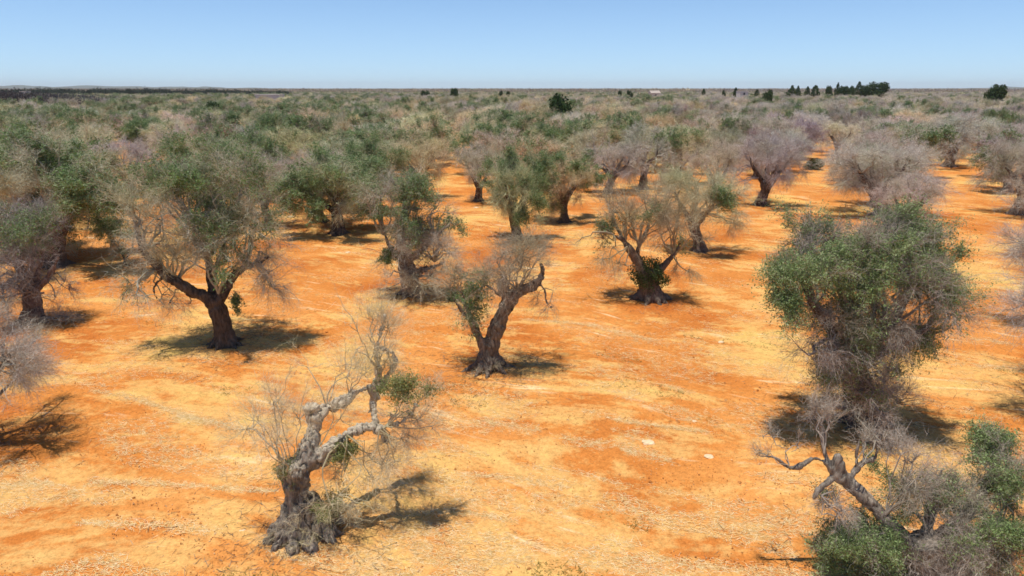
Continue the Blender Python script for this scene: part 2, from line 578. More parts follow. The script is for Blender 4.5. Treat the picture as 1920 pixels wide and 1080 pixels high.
h.head(634, 848, 16, 18, 620, 845, .1, n=8, g=.4, L=.2, s=8)
h.head(612, 800, 35, 60, 590, 850, .4, n=10, g=.0, L=.4, up=.8, s=8)
h.head(520, 830, 70, 80, 548, 890, -.2, n=26, g=.03, L=.45, up=.3, s=10)
h.head(640, 900, 110, 50, 640, 830, .2, n=30, g=.0, L=.45, up=-.3, s=9, droop=.4)
h.head(770, 830, 60, 50, 718, 803, .5, n=24, g=.03, L=.42, up=-.1, s=10, droop=.3)
h.head(690, 640, 70, 80, 709, 692, 1.8, ady=1.8, n=26, g=.0, L=.5, up=.6, s=9)
h.head(620, 720, 80, 50, 612, 766, .9, ady=.9, n=14, g=.0, L=.45, up=.9, s=7)
h.head(580, 985, 70, 44, 572, 1005, -.35, ady=-.1, n=30, g=.12, L=.2, up=.3, s=11, droop=.7)
h.head(640, 965, 32, 26, 612, 985, -.1, n=12, g=.3, L=.24, up=.3, s=9)
h.build('nearly dead olive tree with bleached cut-back limbs, twisted to one side, one small green tuft', TAN, (.31, .255, .20, 1), .022, 2.2, mat=bark_material('weathered_olive_bark', 1.5), wt=.5, med_vis=.5, leaf_size=.62, leaf_count=1.0)
for ch_ in h.e.children:
    if ch_.name.startswith('foliage'): ch_.data.materials[0] = M_FRESH
mark(h)

# --- the tree with one knuckled limb holding a dome of shoots
h = Hero(916, 690, 12)
h.limb((912, 702, .50), (914, 675, .37), (921, 645, .31), (932, 614, .26), (946, 582, .23), (960, 556, .24), (980, 543, .21), (1000, 536, .17), (1014, 520, .13), (1018, 505, .10), (1013, 494, .05))
h.limb((960, 560, .22), (946, 545, .20), (944, 528, .16), (948, 514, .10))
h.limb((908, 655, .2), (896, 628, .13), (884, 598, .075, .1), (874, 572, .065, .2), (866, 548, .03, .3))
h.limb((884, 600, .07, .1), (868, 585, .05, -.3), (850, 560, .03, -.5))
h.limb((1010, 530, .06), (1022, 545, .04, -.2), (1024, 565, .035, -.2), (1036, 578, .02, -.2))
h.limb((938, 555, .07), (918, 538, .05, .2), (905, 535, .03, .3))
h.roots(8, .5, .7, 5)
h.head(965, 503, 66, 56, 968, 545, .1, n=84, g=.02, L=.45, up=.35, s=14)
h.head(962, 490, 40, 40, 955, 530, -.5, n=22, g=.0, L=.5, up=.4, s=14)
h.head(868, 585, 42, 76, 872, 575, .2, n=38, g=.08, L=.45, up=.1, s=11, droop=.35)
h.head(905, 545, 40, 50, 905, 560, .8, n=16, g=.05, L=.5, up=.2, s=10)
h.head(862, 530, 30, 35, 862, 540, .3, n=16, g=.12, L=.45, up=.4, s=12)
h.head(1025, 560, 22, 36, 1022, 540, -.2, n=10, g=.04, L=.35, up=-.5, s=9, droop=.6)
h.head(905, 690, 40, 14, 912, 690, -.6, ady=-.3, n=10, g=.2, L=.22, up=.2, s=8)
h.build('grey olive tree with leaning trunk, dome of dead shoots on its bent-over limb', (.44, .36, .27, 1), (.23, .18, .135, 1), .03, 1.5, wt=.7, med_vis=.5)
mark(h)

# --- the ivied V-shaped tree
h = Hero(1220, 562, 13)
h.limb((1220, 570, .62), (1219, 552, .50), (1217, 535, .44), (1215, 518, .40), (1214, 505, .34))
h.limb((1212, 525, .26), (1203, 505, .24), (1192, 486, .21), (1180, 466, .17), (1172, 455, .12), (1162, 442, .07))
h.limb((1208, 518, .16, .3), (1202, 495, .14, .4), (1195, 475, .12, .5), (1198, 462, .08, .5), (1208, 447, .07, .5), (1215, 430, .05, .5), (1222, 405, .02, .5))
h.limb((1222, 520, .24), (1238, 505, .18), (1252, 490, .13), (1266, 474, .09), (1276, 455, .05))
h.limb((1175, 458, .06), (1150, 440, .05), (1130, 425, .03), (1115, 420, .015))
h.roots(9, .62, .8, 9)
h.head(1155, 410, 52, 44, 1172, 455, .2, n=56, g=.03, L=.6, up=.55, s=13)
h.head(1210, 412, 50, 48, 1198, 462, .5, n=52, g=.05, L=.6, up=.6, s=12)
h.head(1268, 435, 46, 46, 1262, 478, 0, n=46, g=.04, L=.6, up=.4, s=12)
h.head(1118, 455, 40, 42, 1150, 440, -.2, n=26, g=.10, L=.5, up=-.1, s=10, droop=.3)
h.head(1150, 490, 34, 26, 1176, 462, -.4, n=14, g=.02, L=.5, up=-.6, s=9, droop=.6)
h.head(1275, 495, 26, 28, 1262, 480, -.4, n=12, g=.04, L=.45, up=-.5, s=9, droop=.5)
e = h.build('bare tan olive tree with a V of limbs and dark ivy wrapped round its trunk', (.47, .38, .26, 1), (.22, .165, .12, 1), .04, 1.0, wt=.9)
rg = np.random.default_rng(5)
n = 6000
th = rg.uniform(0, 6.283, n); zz = np.clip(rg.normal(.52, .26, n), 0, 1.05)
top, bot = h.P(1216, 488), h.P(1218, 545)
rr_ = (.36 + .24 * np.sin(np.pi * np.clip(zz, 0, 1))) * rg.uniform(.6, 1.25, n) * (1 + .34 * np.sin(th * 3 + zz * 7))
c = bot + (top - bot) * zz[:, None] + np.stack([np.cos(th) * rr_, np.sin(th) * rr_, rg.normal(0, .05, n)], 1)
v, f = leaves(c, rg.uniform(.04, .10, n), rg.uniform(.03, .075, n), rg, .1)
o = link('ivy', mesh_from('ivy', [(v, f, 0, rg.random(n))], [M_IVY]), e)
mark(h)

# --- the big half-green tree with one long limb reaching sideways
h = Hero(422, 648, 14)
h.limb((424, 662, .50), (424, 640, .40), (418, 615, .34), (411, 588, .31), (402, 566, .30))
h.limb((408, 575, .25), (385, 556, .23, -.1), (358, 546, .20, -.2), (335, 530, .18, -.3), (312, 517, .17, -.3), (295, 498, .15, -.4), (278, 482, .13, -.4), (264, 462, .09, -.4), (257, 440, .05, -.4))
h.limb((402, 572, .24), (400, 540, .20, .3), (396, 510, .17, .5), (388, 480, .13, .7), (380, 450, .09, .8), (372, 420, .05, .9))
h.limb((408, 565, .22), (425, 540, .18, .1), (440, 515, .15, .2), (462, 500, .12, .3), (488, 492, .08, .3), (505, 480, .04, .3))
h.limb((398, 520, .11, .4), (412, 480, .09, .2), (425, 440, .06, 0), (432, 400, .04, 0))
h.limb((310, 520, .06, -.3), (296, 528, .05, -.5), (288, 545, .035, -.6), (296, 565, .02, -.6))
h.roots(8, .42, .7, 13)
h.head(365, 365, 98, 58, 380, 460, .9, n=80, g=.24, L=.6, up=.4, s=15)
h.head(430, 348, 60, 48, 425, 420, .2, n=36, g=.4, L=.6, up=.4, s=14)
h.head(300, 355, 52, 40, 370, 440, .3, n=30, g=.45, L=.55, up=.4, s=14)
h.head(395, 425, 110, 52, 392, 480, .5, n=60, g=.22, L=.6, up=.1, s=14)
h.head(470, 430, 50, 75, 462, 500, .3, n=46, g=.06, L=.6, up=.3, s=14)
h.head(282, 425, 54, 54, 270, 470, -.4, n=48, g=.0, L=.6, up=.6, s=13)
h.head(335, 480, 64, 52, 330, 528, -.3, n=54, g=.02, L=.6, up=.6, s=13)
h.head(415, 500, 70, 46, 410, 550, -.2, n=40, g=.15, L=.55, up=.3, s=13)
h.head(488, 522, 48, 50, 480, 495, .2, n=40, g=.06, L=.55, up=-.3, s=11, droop=.4)
h.head(268, 545, 50, 48, 296, 505, -.5, n=36, g=.04, L=.55, up=-.4, s=9, droop=.5)
h.head(340, 585, 36, 36, 350, 548, -.3, n=8, g=.02, L=.5, up=-.8, s=8, droop=.6)
h.head(452, 570, 12, 12, 428, 560, -.2, n=6, g=1.0, L=.2, s=10)
h.build('large olive tree, grey green on top, one long bare limb reaching out sideways', (.54, .485, .375, 1), (.14, .105, .08, 1), .04, 1.3, wt=.85, leaf_count=.8)
mark(h)

# --- the broad leafy tree with its skirt of shoots hiding the trunk
h = Hero(1622, 792, 15)
h.limb((1620, 805, .60), (1618, 775, .46), (1610, 735, .38), (1604, 700, .34), (1598, 665, .30))
h.limb((1600, 675, .26), (1580, 640, .22, -.3), (1548, 600, .16, -.6), (1520, 560, .10, -.8), (1500, 520, .05, -.8))
h.limb((1598, 670, .25), (1600, 620, .20, .3), (1585, 560, .15, .6), (1560, 500, .09, .8), (1545, 450, .04, .8))
h.limb((1605, 680, .25), (1640, 640, .20, .1), (1680, 590, .15, .2), (1710, 530, .10, .3), (1725, 470, .05, .3))
h.limb((1610, 690, .18), (1650, 660, .15, -.5), (1700, 640, .11, -.9), (1745, 610, .06, -1.0))
h.limb((1600, 680, .15), (1620, 640, .12, 1.0), (1640, 580, .09, 1.5), (1650, 500, .05, 1.6))
h.roots(8, .5, .7, 21)
h.head(1535, 475, 70, 60, 1560, 520, .7, n=57, g=0.56, L=.5, up=.4, s=14)
h.head(1696, 470, 77, 58, 1712, 525, .3, n=61, g=0.65, L=.5, up=.4, s=14)
h.head(1615, 475, 61, 48, 1640, 560, 1.4, n=35, g=0.37, L=.5, up=.4, s=13)
h.head(1620, 480, 55, 45, 1640, 580, -.6, n=26, g=0.34, L=.5, up=.4, s=13)
h.head(1748, 510, 42, 62, 1720, 560, .0, n=26, g=0.74, L=.45, up=.2, s=14)
h.head(1508, 545, 57, 62, 1530, 580, -.7, n=37, g=0.46, L=.5, up=.1, s=13)
h.head(1592, 540, 61, 50, 1600, 600, -1.0, n=37, g=0.42, L=.5, up=.3, s=13)
h.head(1672, 560, 87, 70, 1660, 620, -.5, n=68, g=0.15, L=.55, up=.1, s=14)
h.head(1758, 590, 40, 60, 1735, 615, -.9, n=26, g=0.46, L=.5, up=-.2, s=12, droop=.3)
h.head(1592, 610, 61, 58, 1590, 650, -.8, n=41, g=0.28, L=.5, up=.1, s=13)
h.head(1525, 640, 55, 62, 1560, 620, -.8, n=31, g=0.24, L=.5, up=-.4, s=11, droop=.45)
h.head(1729, 660, 48, 54, 1715, 635, -.9, n=28, g=0.37, L=.5, up=-.5, s=11, droop=.5)
h.head(1649, 650, 61, 56, 1650, 640, -1.1, n=41, g=0.20, L=.5, up=-.4, s=12, droop=.45)
h.head(1587, 712, 61, 54, 1602, 690, -.8, n=47, g=0.51, L=.5, up=-.1, s=13, droop=.3)
h.head(1649, 725, 52, 50, 1612, 700, -.8, n=31, g=0.20, L=.5, up=-.2, s=13, droop=.35)
h.head(1615, 765, 79, 46, 1612, 740, -.8, n=57, g=0.18, L=.45, up=.1, s=13, droop=.35)
h.head(1463, 575, 20, 32, 1500, 560, -.8, n=9, g=0.78, L=.3, up=0, s=11)
h.build('broad leafy olive tree with silver-green foliage and a skirt of shoots hiding its trunk', (.42, .35, .30, 1), (.17, .125, .10, 1), .045, 1.0, wt=.78, leaf_count=1.1, leaf_size=.78)
for ch_ in h.e.children:
    if ch_.name.startswith('foliage'): ch_.data.materials[0] = M_LIGHT
mark(h)

# --- the tree cut by the lower corner, one pollarded limb stretched towards the open soil
h = Hero(1742, 1096, 16)
h.limb((1742, 1130, .55), (1740, 1085, .42), (1738, 1045, .34), (1735, 1010, .30))
h.limb((1735, 1060, .24), (1705, 1022, .18, .1), (1672, 985, .155, .2), (1645, 958, .14, .3), (1618, 930, .125, .4), (1592, 905, .13, .5), (1575, 892, .14, .5), (1562, 886, .11, .5))
h.limb((1582, 896, .13, .5), (1574, 878, .12, .5), (1571, 862, .09, .5), (1570, 852, .05, .5))
h.limb((1572, 893, .11, .5), (1556, 876, .08, .5), (1542, 864, .055, .5), (1522, 860, .05, .5), (1505, 872, .055, .5), (1482, 878, .05, .5), (1462, 864, .04, .5), (1446, 856, .035, .5), (1424, 855, .025, .5), (1418, 850, .012, .5))
h.limb((1556, 876, .07, .5), (1546, 850, .06, .6), (1543, 822, .05, .7), (1540, 798, .04, .8), (1528, 775, .03, .9), (1520, 760, .015, .9))
h.limb((1590, 898, .07, .5), (1606, 880, .055, .6), (1620, 866, .05, .6), (1638, 860, .045, .7), (1645, 845, .03, .7), (1640, 828, .018, .7))
h.limb((1606, 880, .03, .6), (1606, 850, .022, .6), (1612, 825, .012, .6))
h.limb((1570, 890, .08, .5), (1550, 905, .06, .4), (1535, 918, .06, .35), (1528, 930, .055, .3), (1525, 936, .04, .3))
h.limb((1736, 1030, .24), (1775, 1000, .17, .3), (1815, 960, .12, .5), (1850, 910, .08, .7), (1868, 860, .04, .8))
h.limb((1740, 1050, .22), (1790, 1040, .17, -.1), (1850, 1025, .12, -.2), (1905, 990, .07, -.2))
h.limb((1735, 1020, .16), (1742, 970, .11, .3), (1752, 920, .07, .4), (1765, 880, .03, .5))
h.roots(7, .5, .6, 31)
h.head(1540, 800, 30, 45, 1545, 850, .7, n=16, g=0.00, L=.3, up=.8, s=9)
h.head(1460, 845, 46, 28, 1480, 872, .5, n=14, g=0.00, L=.22, up=.9, s=7)
h.head(1625, 835, 40, 40, 1610, 875, .6, n=14, g=0.00, L=.3, up=.8, s=7)
h.head(1680, 885, 60, 60, 1660, 965, .4, n=26, g=0.03, L=.35, up=.8, s=10)
h.head(1862, 868, 34, 46, 1850, 910, .8, n=30, g=0.17, L=.32, up=.5, s=12)
h.head(1800, 930, 70, 55, 1800, 985, .5, n=52, g=0.06, L=.36, up=.4, s=14)
h.head(1720, 950, 60, 45, 1738, 990, .3, n=40, g=0.19, L=.36, up=.3, s=13)
h.head(1900, 940, 44, 60, 1880, 1000, .0, n=36, g=.6, L=.34, up=.2, s=14)
h.head(1880, 1040, 70, 50, 1870, 1015, -.3, n=44, g=0.25, L=.36, up=0, s=13, droop=.3)
h.head(1800, 1030, 70, 50, 1790, 1035, -.2, n=44, g=0.07, L=.36, up=0, s=13, droop=.3)
h.head(1600, 1035, 52, 46, 1690, 1010, .2, n=42, g=.55, L=.3, up=.2, s=14)
h.head(1560, 960, 34, 40, 1540, 930, .3, n=26, g=0.25, L=.28, up=-.3, s=11, droop=.5)
h.head(1690, 1050, 55, 42, 1700, 1020, .0, n=34, g=0.08, L=.34, up=.1, s=12)
h.build('olive tree cut by the lower corner, a bare pollarded limb of twisted branches', (.44, .37, .31, 1), (.29, .245, .20, 1), .024, .8, wt=.55, med_vis=.7, leaf_count=1.3, leaf_size=.6)
for ch_ in h.e.children:
    if ch_.name.startswith('foliage'): ch_.data.materials[0] = M_LIGHT
mark(h)

# --- dark tree cut by the side edge, skirt of grey shoots down to the ground
h = Hero(62, 606, 17)
h.limb((62, 615, .5), (62, 590, .40), (60, 560, .34), (56, 530, .30))
h.limb((58, 545, .24), (35, 500, .18), (10, 450, .12), (-10, 410, .06))
h.limb((58, 540, .24), (70, 490, .18, .3), (80, 440, .12, .5), (88, 400, .05, .6))
h.limb((60, 550, .16), (90, 520, .12, -.3), (110, 480, .06, -.4))
h.roots(7, .45, .6, 41)
h.head(-5, 440, 60, 56, 15, 470, 0, n=50, g=.45, L=.6, up=.3, s=14)
h.head(68, 430, 55, 50, 75, 470, .5, n=44, g=.18, L=.6, up=.3, s=14)
h.head(55, 500, 60, 45, 60, 520, -.4, n=44, g=.02, L=.6, up=.1, s=14)
h.head(58, 555, 58, 46, 60, 550, -.5, n=50, g=.0, L=.6, up=-.2, s=14, droop=.4)
h.head(100, 540, 26, 44, 95, 515, -.4, n=18, g=.03, L=.5, up=-.3, s=11, droop=.4)
h.head(0, 560, 44, 46, 30, 520, -.5, n=30, g=.02, L=.6, up=-.3, s=12, droop=.4)
h.head(100, 603, 60, 12, 70, 600, -.6, n=22, g=.05, L=.5, up=.1, s=10)
h.build('dark purple-grey olive tree, shoots hanging to the ground round its trunk', (.38, .33, .30, 1), (.20, .15, .13, 1), .05, 1.0, wt=.9, leaf_count=.6)
mark(h)

# --- tree mostly outside the frame, only drooping grey shoots and shadow visible
h = Hero(-62, 835, 18)
h.limb((-62, 850, .5), (-60, 815, .38), (-58, 780, .32), (-55, 740, .27))
h.limb((-56, 755, .2), (-25, 715, .14), (5, 685, .09), (30, 660, .04))
h.limb((-56, 750, .2), (-60, 690, .14, .4), (-50, 620, .06, .6))
h.limb((-50, 770, .12), (-15, 750, .08, .6), (25, 715, .05, 1.0), (60, 690, .02, 1.2))
h.roots(7, .45, .6, 43)
h.head(10, 690, 62, 58, 10, 685, 0, n=54, g=0, L=.5, up=.1, s=13, droop=.25)
h.head(-50, 640, 60, 60, -55, 690, .3, n=40, g=0, L=.5, up=.3, s=13)
h.head(40, 690, 42, 60, 30, 705, 1.0, n=24, g=0, L=.5, up=-.1, s=10, droop=.3)
h.head(70, 690, 30, 36, 60, 690, 1.3, n=10, g=0, L=.4, up=.2, s=7)
h.head(-90, 720, 60, 50, -60, 740, .8, n=36, g=0, L=.5, up=.1, s=12)
h.head(60, 650, 50, 36, 0, 690, 2.2, n=16, g=0, L=.45, up=.2, s=11)
h.build('wispy pinkish-grey olive crown overhanging the frame edge, its trunk out of view', (.48, .41, .345, 1), (.25, .19, .15, 1), .05, 1.0, wt=.74)
mark(h)

# --- the half-hidden tree: leafy green top, pale broken branches in a skirt of dead shoots
h = Hero(772, 552, 19)
h.limb((772, 560, .5), (768, 530, .40), (762, 500, .36), (755, 470, .30))
h.limb((757, 480, .24), (752, 440, .18, .2), (755, 400, .12, .3), (762, 360, .05, .4))
h.limb((760, 490, .2), (790, 470, .14, -.1), (815, 445, .09, -.1), (835, 425, .04, -.1))
h.limb((765, 510, .15), (795, 505, .11, -.4), (818, 499, .08, -.5), (836, 490, .05, -.5))
h.limb((757, 490, .14), (735, 470, .1, -.2), (718, 430, .06, -.3), (708, 390, .03, -.3))
h.limb((775, 530, .07, -.5), (788, 518, .05, -.6), (798, 500, .04, -.7), (812, 480, .03, -.7))
h.roots(7, .5, .7, 47)
h.head(765, 375, 46, 42, 756, 420, .3, n=44, g=.75, L=.55, up=.4, s=14)
h.head(722, 385, 40, 52, 720, 440, -.2, n=36, g=.12, L=.6, up=.5, s=14)
h.head(775, 425, 50, 42, 765, 450, 0, n=36, g=.45, L=.55, up=.2, s=14)
h.head(825, 410, 38, 40, 815, 445, -.1, n=26, g=.05, L=.5, up=.3, s=10)
h.head(818, 475, 52, 46, 815, 490, -.4, n=64, g=.02, L=.55, up=.1, s=13, droop=.3)
h.head(755, 470, 56, 46, 758, 470, -.5, n=64, g=.03, L=.55, up=0, s=14, droop=.3)
h.head(775, 528, 72, 42, 772, 520, -.6, n=58, g=.02, L=.5, up=-.1, s=12, droop=.4)
h.head(738, 480, 18, 18, 745, 470, -.3, n=10, g=.9, L=.25, s=10)
h.head(852, 545, 12, 34, 810, 520, -.5, n=8, g=.5, L=.3, up=.2, s=9)
h.build('ragged olive tree with a bright leafy top above a tangle of pale broken branches', (.50, .43, .34, 1), (.21, .16, .125, 1), .045, 1.0, wt=.85, leaf_count=.8)
mark(h)

# --- small young tree beside the long-limbed one
h = Hero(233, 497, 20)
h.limb((233, 500, .10), (234, 488, .07), (230, 478, .055), (222, 468, .04))
h.limb((234, 487, .05), (241, 479, .04), (249, 470, .025))
h.head(212, 440, 22, 38, 224, 470, 0, n=34, g=.95, L=.45, up=.3, s=13)
h.head(222, 462, 16, 20, 224, 470, 0, n=14, g=.6, L=.4, up=.1, s=11)
h.head(252, 450, 18, 26, 248, 470, .1, n=12, g=.2, L=.4, up=.4, s=9)
h.build('small young olive tree with a thin forked stem and dense green leaves', OLIVE, (.16, .12, .09, 1), .025, .3, wt=1.0, leaf_count=.7)
mark(h)


# ------------------------------------------------------------------ repeating olive trees
def generic(seed, green, lod, lean=.3, skirt=.55):
    """an olive 5.5 m high and 5.5 m wide; lod 0 near, 1 middle, 2 far"""
    rd = random.Random(seed)
    limbs, heads = [], []
    th = rd.uniform(1.1, 1.7); r0 = rd.uniform(.30, .40)
    a = rd.uniform(0, 6.28); lx, ly = math.cos(a) * lean * rd.random(), math.sin(a) * lean * rd.random()
    top = np.array((lx, ly, th))
    limbs.append(([np.array((0, 0, -.15)), np.array((0, 0, .15)), np.array((lx * .3, ly * .3, .6)), top], [r0 * 1.7, r0 * 1.3, r0, r0 * .9]))
    nl = rd.choice((3, 4, 4)); a0 = rd.uniform(0, 6.28)
    k1 = {0: (1.0, 1.0), 1: (.55, 1.7), 2: (.30, 2.6)}[lod]
    hs = 1.0
    for k in range(nl):
        a = a0 + k / nl * 6.28 + rd.uniform(-.4, .4)
        c, s = math.cos(a), math.sin(a)
        R1 = rd.uniform(1.0, 1.5); z1 = rd.uniform(2.4, 3.3)
        p1 = top + np.array((c * R1 * .45, s * R1 * .45, (z1 - th) * rd.uniform(.35, .6)))
        p2 = np.array((lx + c * R1, ly + s * R1, z1))
        p3 = p2 + np.array((c * .25, s * .25, .7))
        limbs.append(([top - np.array((0, 0, .2)), p1, p2, p3], [r0 * .72, r0 * .48, r0 * .28, .04]))
        L = dict(L=rd.uniform(.5, .65), s=14)
        gg = lambda m: min(1, max(0, green * m * rd.uniform(.3, 1.7)))
        heads.append(dict(c=p2 + np.array((c * .35, s * .35, rd.uniform(.5, .9))), r=(1.05, 1.05, rd.uniform(.9, 1.2)), a=p2, n=30 * hs, g=gg(1), up=.4, **L))
        heads.append(dict(c=p2 + np.array((c * .75, s * .75, rd.uniform(-.7, .1))), r=(1.0, 1.0, .9), a=p2, n=18 * hs, g=gg(.8), up=0, droop=.25, **L))
        if rd.random() < skirt + .2:
            heads.append(dict(c=p2 + np.array((c * .5, s * .5, -1.1)), r=(.8, .8, .7), a=p1, n=16 * hs, g=gg(.5), up=-.5, droop=.5, **L))
    heads.append(dict(c=np.array((lx, ly, 3.9)), r=(1.3, 1.3, 1.1), a=top + np.array((0, 0, .6)), n=36 * hs, g=min(1, green), up=.5, L=.6, s=14))
    heads.append(dict(c=np.array((lx, ly, 2.9)), r=(1.4, 1.4, .8), a=top, n=26 * hs, g=min(1, green * .5), up=.2, L=.6, s=13))
    if rd.random() < skirt:
        heads.append(dict(c=np.array((0, 0, .5)), r=(.8, .8, .5), a=np.array((0, 0, .2)), n=14, g=green, up=.4, L=.4, s=10))
    if lod < 2:
        rr = random.Random(seed + 1)
        for k in range(6):
            a = k + rr.uniform(-.3, .3)
            limbs.append(([np.array((0, 0, .5)), np.array((math.cos(a) * r0 * .8, math.sin(a) * r0 * .8, .18)), np.array((math.cos(a) * r0 * 2.2, math.sin(a) * r0 * 2.2, -.1))], [r0 * .5, r0 * .4, .06]))
    meshes = {'trunk': wood_mesh('trunk', limbs, (.05, .07, .12)[lod], 1.0)}
    ls, lc = ((1.2, .8), (1.8, .5), (3.2, .15))[lod]
    if lod == 2:
        cr, fo = crown_meshes('olive', heads, seed, wt=k1[1], ct=k1[0], leaf_size=ls, leaf_count=lc)
    else:
        cr, fo = crown_meshes('olive', heads, seed, wt=k1[1] * (.9 if lod == 0 else 1), ct=k1[0], leaf_size=ls, leaf_count=lc)
    meshes['crown'] = cr
    meshes['foliage'] = fo
    return meshes


MID = {'bare': [generic(100 + i, .02, 0, .5) for i in range(3)],
       'some': [generic(120 + i, .36, 0, .4) for i in range(2)],
       'green': [generic(140 + i, .8, 0, .4) for i in range(2)]}
FAR = {'bare': [generic(200 + i, .02, 1, .4, .9) for i in range(4)],
       'some': [generic(220 + i, .38, 1, .4, .9) for i in range(3)],
       'green': [generic(240 + i, .85, 1, .4, .8) for i in range(2)]}

# photo pixel of the foot, row of the crown's top, crown width in pixels, sort, colour, turn, label
rows = [
    (635, 438, 288, 165, 'green', OLIVE, .4, 'bright green olive tree with a dark shaded underside, standing behind the ragged tree'),
    (969, 448, 288, 112, 'some', OLIVE, 1.3, 'upright olive tree on a thick pale straight trunk, grey green crown tapering to it'),
    (1058, 415, 292, 108, 'some', TAN, 2.0, 'yellowish olive tree with a plain dark post-like trunk beside the pale-trunked one'),
    (897, 378, 272, 84, 'bare', GREY, .2, 'narrow purplish olive tree beside the red track, before the pale-trunked tree'),
    (1312, 470, 305, 140, 'bare', OLIVE, 3.1, 'wide grey-green olive tree just behind the ivied tree, leafless shoots sweeping low'),
    (1426, 384, 248, 112, 'bare', PURPLE, 4.4, 'lilac-grey leafless olive tree on a single dark trunk at the edge of the sandy clearing'),
    (1205, 354, 228, 92, 'bare', GREY, 5.2, 'brown-grey leafless olive tree with a black trunk behind the ivied tree'),
    (1140, 362, 262, 105, 'bare', PURPLE, .9, 'pinkish-grey round olive tree between the post-trunked and black-trunked trees'),
    (1655, 405, 268, 170, 'bare', GREY, 1.7, 'wide ash-grey leafless olive tree right behind the broad leafy one'),
    (1700, 440, 330, 110, 'bare', GREY, 2.9, 'low ash-grey olive tree whose shoots rise from behind the broad leafy crown'),
    (1778, 313, 212, 105, 'bare', PURPLE, 3.8, 'mauve leafless olive tree on a short dark trunk in the yellow grass'),
    (1905, 402, 262, 120, 'bare', PURPLE, 5.6, 'dark mauve olive tree with low spreading limbs at the edge of the view'),
    (105, 500, 262, 235, 'some', GREY, .7, 'large grey olive tree with green patches casting a wide shadow at the view edge'),
    (35, 480, 258, 200, 'green', OLIVE, 2.2, 'dark green olive tree in the corner of the grove at the frame edge'),
    (246, 372, 262, 110, 'bare', PURPLE, 1.1, 'purplish bare olive tree behind the small young tree'),
    (400, 408, 258, 135, 'some', OLIVE, 4.0, 'grey-green olive tree rising behind the long-limbed olive'),
    (505, 424, 282, 100, 'bare', GREY, 2.6, 'grey olive tree peeping out beside the long-limbed tree, a thin bare limb low down'),
    (600, 415, 280, 120, 'bare', GREY, 3.5, 'dark brown olive tree touching the bright green one'),
    (700, 395, 268, 105, 'green', OLIVE, 1.9, 'small bright green olive crown between the bright green and ragged trees'),
    (778, 372, 250, 105, 'bare', TAN, .5, 'straw-coloured olive tree beside the red track, behind the ragged tree'),
    (1270, 345, 232, 95, 'some', TAN, 4.9, 'tan olive tree with a few leaves, behind the wide grey-green one'),
    (1340, 372, 262, 95, 'bare', GREY, 2.4, 'pale grey olive tree behind the wide grey-green one'),
    (1610, 345, 240, 105, 'bare', PURPLE, 3.3, 'lilac olive tree overlapped by the ash-grey wide one'),
    (1700, 330, 226, 95, 'some', GREY, .1, 'grey olive tree with a dark green patch, next to the mauve tree'),
    (1870, 335, 228, 100, 'bare', PURPLE, 1.5, 'mauve-grey olive tree standing behind the low-limbed one at the edge'),
    (155, 395, 270, 120, 'some', OLIVE, 3.0, 'green-flecked olive tree behind the large grey one at the side'),
    (330, 355, 240, 100, 'bare', GREY, 5.0, 'brown-grey olive tree behind the grey-green one'),
    (468, 350, 240, 105, 'some', GREY, 4.2, 'speckled olive tree behind the tree with a thin bare limb'),
    (560, 345, 236, 105, 'bare', TAN, 1.2, 'tan bare olive tree rising behind the dark brown one'),
    (1010, 352, 250, 95, 'some', TAN, 2.7, 'yellow-grey olive tree filling the gap behind the pale-trunked one'),
    (1082, 345, 240, 95, 'bare', TAN, 3.9, 'beige olive tree behind the pinkish-grey round one'),
    (940, 340, 245, 90, 'bare', GREY, .3, 'grey olive tree behind the narrow purplish one'),
]
for k, (px, py, ty, w, sort, colr, rz, lab) in enumerate(rows):
    p = on_ground(px, py); p.z = relief(p.x, p.y)
    hh = at(px, ty, p.y).z
    sw = 1.14 * w * (p.y * CP + (H - hh * .6) * SP) / F / 4.9
    pool = (MID if p.y < 62 else FAR)[sort]
    j = 1 + .12 * (rng.random(3) - .5)
    put_tree(pool[k % len(pool)], p, rz, (sw, sw, max(.5, hh / 5.1)), lab,
             tuple(np.array(colr[:3]) * j) + (1,), tuple(np.array(BARK[:3]) * rng.uniform(.65, 1.0)) + (1,))
    placed.append((p.x, p.y))

# trees just beyond the frame whose shadows fall into it
for px, py, rz in ((1978, 487, 1.0), (2012, 636, 2.0), (2045, 776, 3.0)):
    p = on_ground(px, py); p.z = relief(p.x, p.y)
    put_tree(MID['bare'][0], p, rz, (1.05, 1.05, 1.0), 'olive tree beyond the frame edge that only throws its shadow in', PURPLE, BARK,
             'trees beyond the frame edge')
    placed.append((p.x, p.y))

# middle and far rows of the grove
gaps = [(845, 335, 12), (838, 352, 18), (860, 385, 20), (900, 410, 30), (1505, 308, 10), (1497, 345, 16), (1535, 332, 12), (290, 296, 6), (210, 384, 18), (1760, 340, 20),
        (1830, 350, 20), (1850, 390, 25), (1205, 378, 20), (1480, 372, 18), (1110, 400, 10), (1400, 420, 30), (965, 440, 26), (1058, 405, 20), (893, 372, 14), (1312, 460, 30), (1426, 376, 34),
        (1206, 346, 14), (1780, 306, 16), (634, 430, 20), (1905, 395, 30)]
cands = []
ca, sa = math.cos(R(-20)), math.sin(R(-20))
S = 7.6
for i in range(-70, 70):
    for j in range(-12, 70):
        u, v = i * S + (j % 2) * S * .5, j * S
        x = u * ca - v * sa + rng.uniform(-2.2, 2.2); y = u * sa + v * ca + rng.uniform(-2.2, 2.2)
        if y < 47 or y > 235 or abs(x) > y * .80 + 5: continue
        if abs(x) > y * .765 and rng.random() < .6: continue
        if any((x - a) ** 2 + (y - b) ** 2 < 24 for a, b in placed): continue
        cands.append((x, y))
cands.sort(key=lambda q: q[1])


